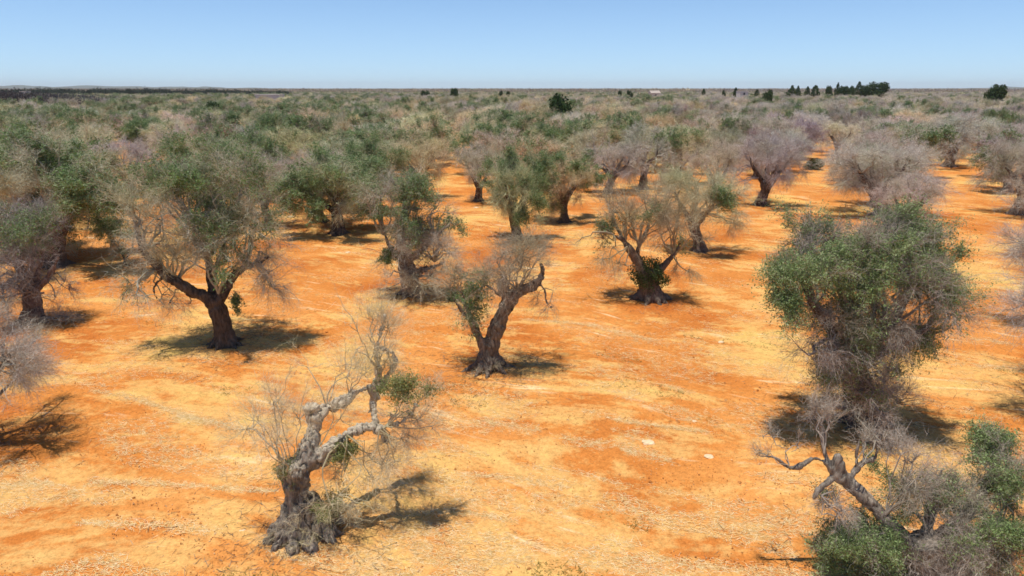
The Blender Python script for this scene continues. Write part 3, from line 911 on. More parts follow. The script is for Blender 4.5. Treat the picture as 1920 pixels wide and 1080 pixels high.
def project(x, y, z):
    d = Vector((x, y, z - H))
    dep = d.y * CP - d.z * SP
    return 960 + F * d.x / dep, 540 - F * (d.y * SP + d.z * CP) / dep


n_far = 0
for x, y in cands:
    if n_far >= 252: break
    hgt = rng.uniform(4.5, 6.0); wid = rng.uniform(4.8, 6.7)
    bx, by = project(x, y, 0); tx, ty = project(x, y, hgt)
    wp = wid * .5 * F / y
    if any(abs(gx - bx) < wp * .8 + gr * .4 and ty - 4 < gy < by + 2 for gx, gy, gr in gaps): continue
    side = (bx - 960) / 960
    q = rng.random()
    if side < -.2: pr = (.34, .36, .30)
    elif side < .35: pr = (.50, .36, .14)
    else: pr = (.74, .20, .06)
    sort = 'bare' if q < pr[0] else 'some' if q < pr[0] + pr[1] else 'green'
    w_ = rng.random()
    if sort == 'green': base = OLIVE; cw = 'green'
    elif side < -.2: base, cw = (OLIVE, 'olive-green') if w_ < .35 else (GREY, 'grey') if w_ < .75 else (TAN, 'tan')
    elif side < .35: base, cw = (TAN, 'straw-coloured') if w_ < .6 else (OLIVE, 'olive-green') if w_ < .75 else (GREY, 'grey')
    else: base, cw = (PURPLE, 'mauve-grey') if w_ < .55 else (GREY, 'grey') if w_ < .85 else (TAN, 'tan')
    j = np.clip(1 + .22 * rng.normal(size=1) + .05 * rng.normal(size=3), .6, 1.5)
    zone = 'in the middle rows' if y < 100 else 'in the farther rows' if y < 135 else 'in the farthest rows'
    sec = ('above the frame-edge trees', 'behind the long-limbed tree', 'behind the ivied tree', 'behind the broad leafy tree')[min(3, int((bx) / 480)) if bx > 0 else 0]
    lab = f'{cw} olive tree {zone}, {sec}'
    pool = FAR[sort]
    put_tree(pool[int(rng.integers(len(pool)))], Vector((x, y, relief(x, y))), rng.uniform(0, 6.28), (wid / 5.0, wid / 5.0, hgt / 5.1), lab,
             tuple(np.array(base[:3]) * j) + (1,), tuple(np.array(BARK[:3]) * rng.uniform(.7, 1.1)) + (1,),
             f'{cw} olives {zone}, {sec}')
    n_far += 1
    placed.append((x, y))
y_last = y
print('FAR TREES', n_far, 'to', y_last)


# ------------------------------------------------------------------ the grove that runs on to the horizon: one mass
def grove(name, spots, tris, mat):
    """spots: x, y, width, height, r, g, b, foot"""
    rg = np.random.default_rng(99)
    V, T, C, RN = [], [], [], []
    sp = np.asarray(spots, float)
    n = len(sp)
    u = norm(rg.normal(size=(n, tris, 3)))
    u *= rg.uniform(.35, 1.0, (n, tris, 1)) ** .5
    lump = 1 + .38 * np.sin(u[..., :1] * 4 + sp[:, 0][:, None, None]) * np.cos(u[..., 1:2] * 5 + sp[:, 1][:, None, None])
    wid, hgt, foot = sp[:, 2], sp[:, 3], sp[:, 7]
    c = np.empty((n, tris, 3))
    c[..., 0] = sp[:, 0][:, None] + u[..., 0] * lump[..., 0] * wid[:, None] * .5
    c[..., 1] = sp[:, 1][:, None] + u[..., 1] * lump[..., 0] * wid[:, None] * .5
    zc = foot + (hgt - foot) * .52
    c[..., 2] = zc[:, None] + u[..., 2] * lump[..., 0] * (hgt - foot)[:, None] * .48
    a = norm(u + np.array([0, 0, .4]) + rg.normal(size=u.shape) * .6)
    s = norm(np.cross(a, rg.normal(size=a.shape)))
    L = (wid * 1.35 / math.sqrt(tris))[:, None, None] * rg.uniform(.6, 1.3, (n, tris, 1))
    Wd = L * .55
    v = np.stack([c - s * Wd * .5, c + s * Wd * .5, c + a * L], 2).reshape(-1, 3)
    f = np.arange(len(v)).reshape(-1, 3)
    me = mesh_from(name, [(v, f, 0, rg.random(len(f)))], [mat])
    col = np.ones((n, tris, 4), np.float32)
    col[..., :3] = sp[:, 4:7][:, None, :]
    at_ = me.attributes.new('tint', 'FLOAT_COLOR', 'FACE')
    at_.data.foreach_set('color', col.ravel())
    return me


def far_colour(x, y):
    side = x / y / .75
    q = rng.random()
    if side < -.2: b = OLIVE if q < .34 else GREY if q < .66 else PURPLE if q < .86 else TAN
    elif side < .35: b = TAN if q < .22 else OLIVE if q < .5 else GREY if q < .78 else PURPLE
    else: b = PURPLE if q < .45 else GREY if q < .8 else OLIVE if q < .93 else TAN
    return np.array(b[:3]) * .64 * np.array((.96, 1.01, .98)) * (1 + .16 * rng.normal())  # tint darkened to stand in for self-shading the solid triangle crowns lack


def field(y0, y1, step, grow):
    out = []
    yy = y0
    while yy < y1:
        half = yy * .86 + 10
        for x in np.arange(-half, half, step):
            X, Y = x + rng.uniform(-.4, .4) * step, yy + rng.uniform(-.4, .4) * step
            if rng.random() < .08: continue
            c = far_colour(X, Y)
            out.append((X, Y, rng.uniform(4.6, 6.8) * grow, rng.uniform(3.6, 6.3), *c, .6))
        yy += step
    return out


def instance_grove(name, spots, models):
    sp = np.array(spots); n = len(sp)
    me = bpy.data.meshes.new(name)
    me.vertices.add(n)
    me.vertices.foreach_set('co', np.stack([sp[:, 0], sp[:, 1], np.zeros(n)], 1).astype(np.float32).ravel())
    def attr(nm, ty, key, val):
        a = me.attributes.new(nm, ty, 'POINT'); a.data.foreach_set(key, val.ravel())
    attr('tint', 'FLOAT_COLOR', 'color', np.concatenate([sp[:, 4:7], np.ones((n, 1))], 1).astype(np.float32))
    attr('size', 'FLOAT_VECTOR', 'vector', np.stack([sp[:, 2] / 5.0, sp[:, 2] / 5.0, sp[:, 3] / 5.1], 1).astype(np.float32))
    attr('turn', 'FLOAT_VECTOR', 'vector', np.stack([np.zeros(n), np.zeros(n), rng.uniform(0, 6.28, n)], 1).astype(np.float32))
    attr('sort', 'INT', 'value', sp[:, 7].astype(np.int32))
    me.update()
    o = link(name, me)
    ng = bpy.data.node_groups.new(name, 'GeometryNodeTree')
    ng.interface.new_socket('Geometry', in_out='INPUT', socket_type='NodeSocketGeometry')
    ng.interface.new_socket('Geometry', in_out='OUTPUT', socket_type='NodeSocketGeometry')
    N, Lk = ng.nodes.new, ng.links.new
    gi, go = N('NodeGroupInput'), N('NodeGroupOutput')
    jm = N('GeometryNodeJoinGeometry')
    for crown, fol in reversed(models):                  # a join lists its last link first
        j1 = N('GeometryNodeJoinGeometry')
        oi = N('GeometryNodeObjectInfo'); oi.inputs['Object'].default_value = crown
        sm = N('GeometryNodeSetMaterial'); sm.inputs['Material'].default_value = M_TWIG_FAR
        Lk(oi.outputs['Geometry'], sm.inputs['Geometry']); Lk(sm.outputs[0], j1.inputs[0])
        if fol:
            of = N('GeometryNodeObjectInfo'); of.inputs['Object'].default_value = fol
            Lk(of.outputs['Geometry'], j1.inputs[0])
        gt = N('GeometryNodeGeometryToInstance')
        Lk(j1.outputs[0], gt.inputs[0]); Lk(gt.outputs[0], jm.inputs[0])
    ip = N('GeometryNodeInstanceOnPoints'); ip.inputs['Pick Instance'].default_value = True
    def named(nm, ty):
        a = N('GeometryNodeInputNamedAttribute'); a.data_type = ty; a.inputs['Name'].default_value = nm
        return a.outputs['Attribute']
    mp = N('GeometryNodeMeshToPoints')
    Lk(gi.outputs[0], mp.inputs[0]); Lk(mp.outputs[0], ip.inputs['Points'])
    Lk(jm.outputs[0], ip.inputs['Instance'])
    Lk(named('sort', 'INT'), ip.inputs['Instance Index'])
    Lk(named('size', 'FLOAT_VECTOR'), ip.inputs['Scale'])
    er = N('FunctionNodeEulerToRotation'); Lk(named('turn', 'FLOAT_VECTOR'), er.inputs[0])
    Lk(er.outputs[0], ip.inputs['Rotation'])
    Lk(ip.outputs[0], go.inputs[0])
    md = o.modifiers.new('grove', 'NODES'); md.node_group = ng
    return o


M_TWIG_FAR = twig_material(True)
models = []
for sort in ('bare', 'some', 'green'):
    for mdl in FAR[sort]:
        cr = next(o for o in bpy.data.objects if o.data == mdl['crown'])
        fo = next((o for o in bpy.data.objects if o.data == mdl['foliage']), None) if mdl['foliage'] else None
        models.append((cr, fo))
nb, ns_, ng_ = len(FAR['bare']), len(FAR['some']), len(FAR['green'])
far_spots = []
for X, Y, w_, h_, r_, g_, b_, _ in field(y_last - 3, 900, 8.0, 1.0):
    side = X / Y / .75
    q = rng.random()
    pr = (.42, .38) if side < -.2 else (.66, .26) if side < .35 else (.84, .13)
    kind = int(rng.integers(nb)) if q < pr[0] else nb + int(rng.integers(ns_)) if q < pr[0] + pr[1] else nb + ns_ + int(rng.integers(ng_))
    far_spots.append((X, Y, w_, max(4.2, h_), r_ / .6, g_ / .62, b_ / .6, kind))
instance_grove('far_grove', far_spots, models)
tag(bpy.data.objects['far_grove'], 'mass of grey and green olive crowns running on to the horizon', kind='stuff')
link('horizon_grove', grove('horizon_grove', field(890, 1900, 16, 2.5), 160, M_GROVE))
tag(bpy.data.objects['horizon_grove'], 'thin grey-green line of distant olive crowns along the horizon', kind='stuff')
link('farthest_grove', grove('farthest_grove', field(1900, 5200, 60, 9), 110, M_GROVE))
tag(bpy.data.objects['farthest_grove'], 'faint band of treetops at the horizon', kind='stuff')

# dark wood along the horizon on one side
wood = []
for px in np.arange(-60, 560, 1.6):
    for q in range(3):
        Y = rng.uniform(560, 760)
        x = (px + rng.uniform(-1, 1) - 960) / F * Y
        hgt = 8.2 + 2.2 * noise.noise(Vector((px * .03, 3, 0))) + 1.5 * noise.noise(Vector((px * .13, 9, 0))) + rng.uniform(-2.4, .9) - max(0, (px - 330) / 120)
        wood.append((x, Y, rng.uniform(7, 11), max(4, hgt), .062, .075, .055, 0))
for px in np.arange(-80, 250, 1.6):
    for q in range(2):
        Y = rng.uniform(250, 420)
        x = (px + rng.uniform(-3, 3) - 960) / F * Y
        k_ = max(0, (px - 60) / 190)
        hgt = 7.4 - 2.8 * k_ + rng.uniform(-.8, .8)
        b = np.array((.085, .07, .068)) * rng.uniform(.7, 1.4) + k_ * .06
        wood.append((x, Y, rng.uniform(5, 8), hgt, *b, 0))
link('distant_woods', grove('distant_woods', wood, 150, M_GROVE))
tag(bpy.data.objects['distant_woods'], 'dark belt of woodland along the horizon', kind='stuff')


# ------------------------------------------------------------------ evergreen trees standing above the grove
def evergreen(seed, n=2600, flat=.0, n_l=9):
    rg = np.random.default_rng(seed)
    lob = [(np.array((0, 0, .58)), .36)]
    for k in range(n_l):
        a = rg.uniform(0, 6.28)
        lob.append((np.array((math.cos(a) * rg.uniform(.18, .34), math.sin(a) * rg.uniform(.18, .34), rg.uniform(.35, .76))), rg.uniform(.15, .25)))
    C = []
    for c, r in lob:
        m = int(n * r * r / sum(q[1] ** 2 for q in lob))
        u = norm(rg.normal(size=(m, 3))) * (rg.uniform(.55, 1.05, (m, 1)))
        C.append(c + u * r * np.array((1, 1, .85)))
    C = np.concatenate(C)
    C[:, 2] = np.maximum(C[:, 2], .06)
    m = len(C)
    v, f = leaves(C, rg.uniform(.05, .11, m), rg.uniform(.03, .06, m), rg, .2)
    crown = mesh_from('evergreen_crown', [(v, f, 0, rg.random(m))], [M_CAROB])
    p, r = resample([(0, 0, -.02), (.01, 0, .2), (0, .02, .5)], [.05, .035, .015], .05)
    tv, tf, tt = tube(p, r, 8)
    tr = mesh_from('evergreen_trunk', [(tv, tf, 0, None), (tv, tt, 0, None)], [M_BARK], True)
    return {'trunk': tr, 'crown': crown}


def conifer(seed):
    rg = np.random.default_rng(seed)
    n = 900
    z = rg.uniform(.05, 1, n); a = rg.uniform(0, 6.28, n)
    r = (.20 * np.sin(np.pi * np.clip(z, 0, 1) ** rg.uniform(.8, 1.3)) + .03) * rg.uniform(.6, 1.15, n) * (1 + .35 * np.sin(a * 2 + z * 7 + seed))
    c = np.stack([np.cos(a) * r, np.sin(a) * r, z], 1)
    v, f = leaves(c, rg.uniform(.07, .13, n), rg.uniform(.03, .06, n), rg, 1.2)
    crown = mesh_from('conifer_crown', [(v, f, 0, rg.random(n))], [M_CAROB])
    p, r = resample([(0, 0, -.02), (0, 0, .2), (0, 0, .8)], [.03, .025, .008], .08)
    tv, tf, tt = tube(p, r, 6)
    return {'trunk': mesh_from('conifer_trunk', [(tv, tf, 0, None), (tv, tt, 0, None)], [M_BARK], True), 'crown': crown}


EV = [evergreen(300 + i) for i in range(3)]
CO = [conifer(310 + i) for i in range(4)]
# middle pixel, row of top, width px, distance, model, name, category, label, group
ever = [
    (1052, 171, 60, 128, EV[0], 'round_tree', 'tree', 'big round dark green tree standing alone above the grove in the middle distance', None),
    (402, 186, 38, 150, EV[1], 'round_tree', 'tree', 'dark leaning bushy tree standing above the grove, short of the horizon wood', None),
    (1869, 155, 38, 260, EV[2], 'round_tree', 'tree', 'dark dome-shaped tree breaking the skyline near the edge of the view', None),
    (1440, 165, 26, 260, EV[0], 'round_tree', 'tree', 'small dark bushy tree just below the skyline, beside the white house', None),
    (853, 163, 18, 430, EV[1], 'round_tree', 'tree', 'tiny dark round tree breaking the skyline alone, mid-horizon', None),
    (797, 168, 18, 430, EV[2], 'round_tree', 'tree', 'low tiny dark tree on the skyline beside the lone round one', None),
    (938, 168, 9, 430, EV[0], 'round_tree', 'tree', 'small pair of dark treetops on the skyline over the middle of the grove', 'pair of skyline treetops'),
    (952, 169, 9, 430, EV[1], 'round_tree', 'tree', 'small pair of dark treetops on the skyline over the middle of the grove', 'pair of skyline treetops'),
    (1182, 167, 12, 430, EV[0], 'round_tree', 'tree', 'small dark treetop next to the low red-roofed farm', None),
    (1162, 168, 10, 430, EV[2], 'round_tree', 'tree', 'smaller dark treetop left of the low farm on the skyline', None),
    (1320, 166, 8, 430, CO[0], 'cypress', 'tree', 'single thin dark tree on the skyline between the two white houses', None),
    (1486, 160, 12, 430, CO[0], 'cypress', 'tree', 'dark pointed tree, first of a pair at the start of the skyline row', 'pointed trees in the skyline row'),
    (1497, 161, 10, 430, CO[1], 'cypress', 'tree', 'dark pointed tree, second of a pair at the start of the skyline row', 'pointed trees in the skyline row'),
    (1515, 162, 10, 430, CO[0], 'cypress', 'tree', 'short dark pointed tree alone between the pair and the long clump', 'pointed trees in the skyline row'),
    (1530, 160, 13, 430, CO[1], 'cypress', 'tree', 'fuller dark pointed tree just before the long skyline clump', 'pointed trees in the skyline row'),
    (1557, 158, 14, 430, EV[1], 'round_tree', 'tree', 'dark treetop at the near end of the long skyline clump', None),
    (1572, 155, 8, 440, CO[0], 'cypress', 'tree', 'thin pointed treetop rising from the long skyline clump', None),
    (1580, 159, 22, 430, EV[2], 'round_tree', 'tree', 'broad low dark treetop inside the long skyline clump', None),
    (1598, 159, 20, 430, EV[0], 'round_tree', 'tree', 'low dark treetop in the middle of the long skyline clump', None),
    (1612, 153, 10, 440, CO[1], 'cypress', 'tree', 'tall pointed treetop next to the biggest skyline tree', None),
    (1622, 157, 18, 430, EV[1], 'round_tree', 'tree', 'dark treetop tucked against the biggest skyline tree', None),
    (1645, 151, 40, 430, EV[2], 'round_tree', 'tree', 'biggest broad dark tree ending the long clump on the skyline', None),
    (1358, 167, 10, 430, EV[0], 'round_tree', 'tree', 'tiny dark treetop beside the white house on the skyline', None),
    (1420, 167, 9, 430, CO[1], 'cypress', 'tree', 'thin dark tree just past the white house on the skyline', None),
    (1380, 164, 7, 440, CO[0], 'cypress', 'tree', 'thin dark tree rising behind the white house on the skyline', None),
]
for k, (px, ty, w, Y, model, nm, cat, lab, grp) in enumerate(ever):
    p = at(px, ty, Y); hh = p.z
    W = w * Y / F
    if nm == 'cypress': W *= 1.9 + .9 * ((k * 37) % 10) / 10
    if nm == 'cypress': model = CO[k % 4]; hh -= .45
    put_tree(model, Vector((p.x, Y, 0)), k * 1.7, (W, W, hh / .97), lab, (1, 1, 1, 1), BARK, grp, cat, nm)
# low green bush by the sandy clearing
p = on_ground(1528, 318)
W = 38 * p.y / F
put_tree(evergreen(320, 2600, n_l=6), p - Vector((0, 0, W * .3)), .5, (W, W, W * .95), 'low dark green bush at the sandy clearing behind the broad leafy tree', (1, 1, 1, 1), BARK, None, 'bush', 'green_bush')

# ------------------------------------------------------------------ white farm buildings
M_WALL, M_ROOF, M_DARK = simple('whitewash', (.66, .63, .58)), simple('roof_tiles', (.44, .37, .32)), simple('dark_opening', (.05, .05, .055), .4)


def box_chunk(x0, x1, y0, y1, z0, z1):
    v = [(x0, y0, z0), (x1, y0, z0), (x1, y1, z0), (x0, y1, z0), (x0, y0, z1), (x1, y0, z1), (x1, y1, z1), (x0, y1, z1)]
    f = [(0, 3, 2, 1), (4, 5, 6, 7), (0, 1, 5, 4), (1, 2, 6, 5), (2, 3, 7, 6), (3, 0, 4, 7)]
    return v, f


def farm(px, top, w, Y, depth, flat, label):
    p = at(px, top, Y)
    e = link('farm_building', None, loc=(p.x, Y, 0))
    tag(e, label, 'building')
    W = w * Y / F * .5; hh = p.z
    ov = 0.0 if flat else min(1.2, hh * .2)
    v, f = box_chunk(-W, W, 0, depth, 0, hh - ov - .25)
    link('wall', mesh_from('farm_wall', [(v, f, 0, None)], [M_WALL]), e)
    if flat:
        v, f = box_chunk(-W - .15, W + .15, -.15, depth + .15, hh - .25, hh)
        link('roof', mesh_from('farm_roof', [(v, f, 0, None)], [M_WALL]), e)
    else:
        z0, z1 = hh - ov - .25, hh
        v = [(-W - .3, -.4, z0), (W + .3, -.4, z0), (W + .3, depth + .4, z0), (-W - .3, depth + .4, z0), (-W - .3, depth / 2, z1), (W + .3, depth / 2, z1)]
        fq = [(0, 1, 5, 4), (2, 3, 4, 5), (0, 3, 2, 1)]
        ft = [(0, 4, 3), (1, 2, 5)]
        link('roof', mesh_from('farm_roof', [(v, fq, 0, None), (v, ft, 0, None)], [M_ROOF]), e)
    n = max(1, int(W // 3))
    for k in range(n):
        x = -W + (k + .5) * 2 * W / n
        v, f = box_chunk(x - .5, x + .5, -.06, .1, hh - ov - 2.2, hh - ov - 1.0)
        link('window', mesh_from('farm_window', [(v, f, 0, None)], [M_DARK]), e)
    return e


farm(500, 176.9, 44, 330, 8, True, 'long low white farm building below the horizon wood')
farm(1396, 170.6, 14, 425, 8, True, 'small white house on the skyline beside a dark bushy tree')
farm(1230, 169.8, 16, 428, 9, False, 'low farm with a faded tiled roof on the skyline')
farm(40, 170.6, 8, 545, 8, True, 'tiny white house set in the dark wood at the end of the horizon')
farm(622, 180.3, 4, 300, 3, True, 'small white hut standing among the crowns past the long farm building')

# ------------------------------------------------------------------ ground, hills
def axis(dense0, dense1, step, far0, far1, k=1.16):
    a = list(np.arange(dense0, dense1, step))
    s, x = step, dense1
    while x < far1: a.append(x); s *= k; x += s
    a.append(far1)
    s, x = step, dense0
    b = []
    while True:
        s *= k; x -= s
        if x <= far0: break
        b.append(x)
    b.append(far0)
    return np.array(b[::-1] + a)


xs = axis(-34, 34, .22, -14000, 14000); ys = axis(6, 62, .22, -300, 14000)
gx, gy = np.meshgrid(xs, ys)
z = np.zeros(gx.shape)
for i in range(gx.shape[0]):
    for j in range(gx.shape[1]):
        x, y = float(gx[i, j]), float(gy[i, j])
        d = math.hypot(x, y)
        if d < 320:
            zz_ = relief(x, y)
            if d < 75:
                zz_ += .022 * noise.noise(Vector((x * 2.1, y * 2.1, 1))) + .03 * noise.noise(Vector((x * .5 + y * .2, (y + x * .36) * 1.5, 2)))
            z[i, j] = zz_
nx = len(xs)
v = np.stack([gx, gy, z], -1).reshape(-1, 3)
i, j = np.meshgrid(np.arange(len(ys) - 1), np.arange(nx - 1), indexing='ij')
f = np.stack([i * nx + j, i * nx + j + 1, (i + 1) * nx + j + 1, (i + 1) * nx + j], -1).reshape(-1, 4)
g = link('ground', mesh_from('ground', [(v, f, 0, None)], [M_SOIL], True))
tag(g, 'orange-red ploughed soil with streaks of dry straw', kind='structure')

# ------------------------------------------------------------------ dry straw and weeds on the soil
def patchy(x, y, s, o): return noise.noise(Vector((x * s + o, y * s, o * 1.7)))


def tufts(name, n, thr, mat, L, W, label, flat, off, lines=()):
    rd = random.Random(off)
    C = []
    while len(C) < n:
        y = 9.5 + 50 * rd.random() ** 1.6
        x = rd.uniform(-1, 1) * (y * .8 + 2)
        a = (x * .94 - y * .34); b = (x * .34 + y * .94)
        m = .55 * noise.noise(Vector((a * .16, b * .9, off))) + .45 * noise.noise(Vector((x * .35, y * .35, off + 3)))
        if m < thr: continue
        k = rd.randint(3, 8)
        for _ in range(k):
            dx, dy = rd.gauss(0, .07), rd.gauss(0, .07)
            C.append((x + dx, y + dy, relief(x + dx, y + dy) + .012))
    C = C[:n]
    for ln in lines:                                     # windrows of bleached straw
        g = [on_ground(*q) for q in ln]
        for a_, b_ in zip(g[:-1], g[1:]):
            m_ = int((b_ - a_).length * 280)
            for _ in range(m_):
                q = a_.lerp(b_, rd.random()); wv_ = .10 + .10 * noise.noise(q * .9)
                x, y = q.x + rd.gauss(0, .12), q.y + rd.gauss(0, wv_)
                C.append((x, y, relief(x, y) + .015))
    n = len(C)
    C = np.array(C); rg = np.random.default_rng(off)
    d = norm(rg.normal(size=(n, 3)) * np.array((1, .7, .3)) + np.array((.9, -.33, 0)) * rg.choice((-1, 1), (n, 1)) * (flat < .3) + np.array((0, 0, flat)))
    lie = flat < .3
    d[:, 2] = rg.uniform(-.02, .06, n) if lie else np.abs(d[:, 2]) * .8 + .03
    if lie: C[:, 2] -= .004
    v, q, t, m_, e_ = strips(C, norm(d), rg.uniform(.4, 1.2, n) * L, np.full(n, W), np.zeros(n) + (0 if lie else .6), .3 if lie else .8, rg, lie)
    if lie: v[:, 2] = np.maximum(v[:, 2], np.repeat(C[:, 2], 5) - .012)
    r = rg.random(n)
    o = link(name, mesh_from(name, [(v, q, 0, r), (v, t, 0, r)], [mat]))
    return tag(o, label, kind='stuff')


tufts('dry_grass', 200000, .02, M_STRAW, .16, .009, 'dry straw and cut grass strewn over the red soil', .12, 3, [
    [(898, 787), (950, 795), (1012, 807)], [(1040, 818), (1120, 832), (1200, 850), (1262, 862)], [(1208, 712), (1250, 720), (1290, 736)],
    [(180, 735), (270, 752), (390, 790)], [(330, 778), (470, 800)], [(0, 905), (160, 900), (330, 905), (520, 922)], [(860, 888), (960, 893), (1060, 912)],
    [(1100, 770), (1190, 790), (1330, 812)], [(620, 715), (720, 735), (800, 742)], [(150, 980), (300, 985), (420, 1000)], [(1130, 1010), (1200, 1018)],
    [(980, 600), (1100, 612), (1230, 640)], [(1820, 640), (1915, 652)], [(1830, 690), (1915, 694)], [(720, 965), (860, 960), (960, 975)]])
tufts('weeds', 9000, .28, M_WEED, .10, .012, 'low olive-green weeds growing in patches on the soil', .6, 11)

# crumbled clods of soil and broken twigs
def clods(n):
    rg = np.random.default_rng(71)
    y = 9.5 + 40 * rg.random(n) ** 1.7; x = rg.uniform(-1, 1, n) * (y * .8 + 2)
    keep = np.array([noise.noise(Vector((a * .3, b * .6, 4))) + .5 * noise.noise(Vector((a * 1.4, b * 1.4, 8))) > .05 for a, b in zip(x, y)])
    x, y = x[keep], y[keep]; n = len(x)
    z = np.array([relief(a, b) for a, b in zip(x, y)])
    s_ = rg.uniform(.008, .022, n) * (1 + 1.2 * (rg.random(n) < .04))
    base = np.array([(1, 0, 0), (0, 1, 0), (-1, 0, 0), (0, -1, 0), (0, 0, .8), (0, 0, -.8)], float)
    v = base[None] * rg.uniform(.6, 1.3, (n, 6, 1)) * s_[:, None, None] + rg.normal(size=(n, 6, 3)) * (s_ * .2)[:, None, None]
    v += np.stack([x, y, z + .012], 1)[:, None]
    f0 = np.array([(0, 1, 4), (1, 2, 4), (2, 3, 4), (3, 0, 4), (1, 0, 5), (2, 1, 5), (3, 2, 5), (0, 3, 5)])
    f = (f0[None] + (np.arange(n) * 6)[:, None, None]).reshape(-1, 3)
    r = np.repeat(rg.random(n), 8)
    return mesh_from('clods', [(v.reshape(-1, 3), f, 0, r)], [plain_leaf('soil_crumbs', (.46, .17, .04), (.64, .28, .08), (.84, .60, .32))])


tag(link('soil_clods', clods(26000)), 'crumbs and clods of orange soil', kind='stuff')


def litter():
    rg = np.random.default_rng(72); C = []
    for a, b in placed:
        d = math.hypot(a, b)
        if d > 50: continue
        m = 1500 if d < 26 else 700
        rad = np.abs(rg.normal(0, 1.5, m)) + .3; th = rg.uniform(0, 6.283, m)
        C.append(np.stack([a + rad * np.cos(th), b + rad * np.sin(th), np.zeros(m)], 1))
    C = np.concatenate(C); n = len(C)
    C[:, 2] = [relief(a, b) + .02 for a, b in C[:, :2].tolist()]
    d = norm(rg.normal(size=(n, 3)) * np.array((1, 1, .12)))
    v, q, t_, m_, e_ = strips(C, d, rg.uniform(.08, .45, n), np.full(n, .011), np.zeros(n), 1.5, rg)
    r = rg.random(n)
    return mesh_from('litter', [(v, q, 0, r), (v, t_, 0, r)], [plain_leaf('dead_wood', (.12, .08, .05), (.26, .18, .11), (.48, .38, .26))])


tag(link('fallen_twigs', litter()), 'broken twigs and dead leaves littering the soil under the trees', kind='stuff')

# stones
M_STONE = simple('limestone', (.80, .60, .37))


def stone(px, py, w, label, seed):
    p = on_ground(px, py)
    s = w * (p.y * CP + H * SP) / F * .5
    import bmesh
    bm = bmesh.new()
    bmesh.ops.create_icosphere(bm, subdivisions=3, radius=1)
    for vv in bm.verts:
        k = 1 + .35 * noise.noise(vv.co * 1.3 + Vector((seed, 0, 0))) + .12 * noise.noise(vv.co * 4)
        vv.co = Vector((vv.co.x * s * 1.1 * k, vv.co.y * s * .8 * k, vv.co.z * s * .34 * k))
    me = bpy.data.meshes.new('stone'); bm.to_mesh(me); bm.free()
    me.materials.append(M_STONE)
    p.z = relief(p.x, p.y) + s * .04
    tag(link('stone', me, loc=p), label, 'stone')


for k, (px, py, w, lab) in enumerate([
    (1330, 857, 17, 'white limestone lying on bare soil between the cut-off straw streaks and the pollarded limb'),
    (1216, 829, 22, 'flat pale stone beside the long straw streak in the middle of the field'),
    (968, 1010, 7, 'small white pebble at the lower middle, on orange soil'),
    (1302, 790, 9, 'little pale stone on the brown patch above the white limestone'),
    (1140, 781, 6, 'tiny pale stone above the flat pale one'),
    (545, 407, 13, 'pale stone under the edge of the dark brown olive tree'),
    (1352, 640, 10, 'pale stone with weeds, between the ivied tree and the broad leafy tree'),
    (455, 1000, 12, 'pale clod beside the nearly dead tree'),
    (652, 473, 9, 'whitish stone in front of the bright green olive tree'),
    (893, 390, 9, 'whitish stone at the foot of the narrow purplish tree'),
]): stone(px, py, w, lab, k * 3.1)

# hills far off
hv, hf = [], []
N = 220
for k in range(N):
    a = -46 + 92 * k / (N - 1)
    x = 9500 * math.tan(R(a)); y = 9500 + 500 * math.sin(a * .2)
    pxp = 960 + F * math.tan(R(a))
    t_ = .55 * math.exp(-((pxp - 60) / 260) ** 2) + .25 * math.exp(-((pxp - 330) / 160) ** 2) + .35 * math.exp(-((pxp - 1930) / 130) ** 2) + .10
    top = 62 * t_ * (1 + .5 * noise.noise(Vector((a * .6, 0, 4))) + .2 * noise.noise(Vector((a * 2.5, 0, 8)))) + 8
    hv += [(x * .93, y * .93, -3), (x * .97, y * .97, top * .6), (x, y, top), (x * 1.1, y * 1.1, -3)]
for k in range(N - 1):
    for q in range(3):
        hf.append((k * 4 + q, (k + 1) * 4 + q, (k + 1) * 4 + q + 1, k * 4 + q + 1))
M_HILL = simple('hill_scrub', (.10, .105, .06))
tag(link('hills', mesh_from('hills', [(hv, hf, 0, None)], [M_HILL], True)), 'low far hills fading to blue', kind='structure')

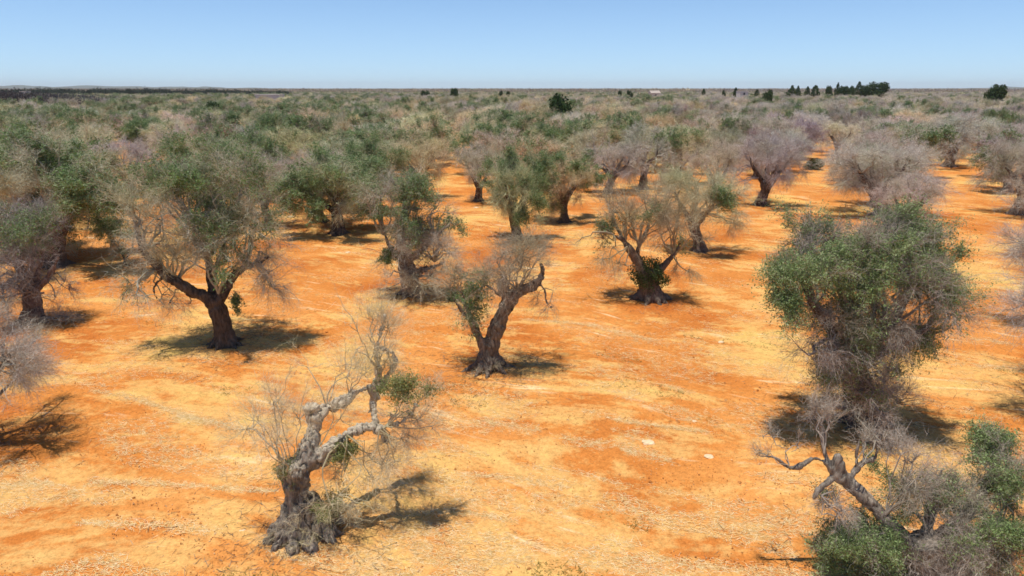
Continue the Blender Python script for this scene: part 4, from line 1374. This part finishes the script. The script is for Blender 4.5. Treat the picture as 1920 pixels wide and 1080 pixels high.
# air
HAZE = True
if HAZE:
    v, f = box_chunk(-14500, 14500, -400, 14500, -4.5, 130)
    m, nt = new_mat('haze_air'); t = NT(nt)
    out = t.n('ShaderNodeOutputMaterial'); pv = t.n('ShaderNodeVolumePrincipled')
    pv.inputs['Color'].default_value = (.95, .97, 1, 1)
    pv.inputs['Density'].default_value = .00006
    t.l(pv.outputs[0], out.inputs['Volume'])
    hz = link('haze', mesh_from('haze', [(v, f, 0, None)], [m]))
    tag(hz, 'thin blue air over the plain', kind='stuff')

# ------------------------------------------------------------------ light, sky, camera
EL = R(80.5)          # light travels towards +x, a little away from the camera
sun_dir = Vector((-math.cos(R(28)), -math.sin(R(28)), 0)) * math.cos(EL) + Vector((0, 0, math.sin(EL)))
w = bpy.data.worlds.new('World'); scene.world = w; w.use_nodes = True
nt = w.node_tree; t = NT(nt)
bg = nt.nodes['Background']
sky = t.n('ShaderNodeTexSky', sky_type='NISHITA')
sky.sun_disc = False
sky.sun_elevation = EL
sky.sun_rotation = math.atan2(sun_dir.x, sun_dir.y)
sky.altitude = 0; sky.air_density = .6; sky.dust_density = 0; sky.ozone_density = 7.0
tcw = t.n('ShaderNodeTexCoord'); sxw = t.n('ShaderNodeSeparateXYZ'); t.l(tcw.outputs['Generated'], sxw.inputs[0])
# dusty air low over the plain, clear blue higher up
mx_ = t.mix(t.ramp(sxw.outputs[2], [(0, .55), (.06, .42), (.13, .2), (.28, 0)]), t.mix(1.0, sky.outputs[0], (1.06, 1.12, 1.07), 'MULTIPLY'), (3.3, 4.65, 6.5))
t.l(mx_, bg.inputs[0])
bg.inputs[1].default_value = .15
L = bpy.data.lights.new('sun', 'SUN'); L.energy = 5.0; L.angle = R(.5); L.color = (1, .95, .86)
so = bpy.data.objects.new('sun', L); COL.objects.link(so)
so.rotation_euler = (-sun_dir).to_track_quat('-Z', 'Y').to_euler()

cam = bpy.data.cameras.new('camera'); cam.lens = 24; cam.sensor_width = 36; cam.clip_end = 40000; cam.clip_start = .5
co = bpy.data.objects.new('camera', cam); COL.objects.link(co)
co.location = (0, 0, H); co.rotation_euler = (R(90) - PITCH, 0, 0)
scene.camera = co
vs_ = scene.view_settings
vs_.view_transform = 'Standard'; vs_.look = 'None'; vs_.exposure = -.10; vs_.gamma = 1; vs_.use_curve_mapping = False
scene.cycles.max_bounces = 6; scene.cycles.diffuse_bounces = 3; scene.cycles.transmission_bounces = 3
scene.cycles.volume_bounces = 0
scene.cycles.filter_width = 1.6
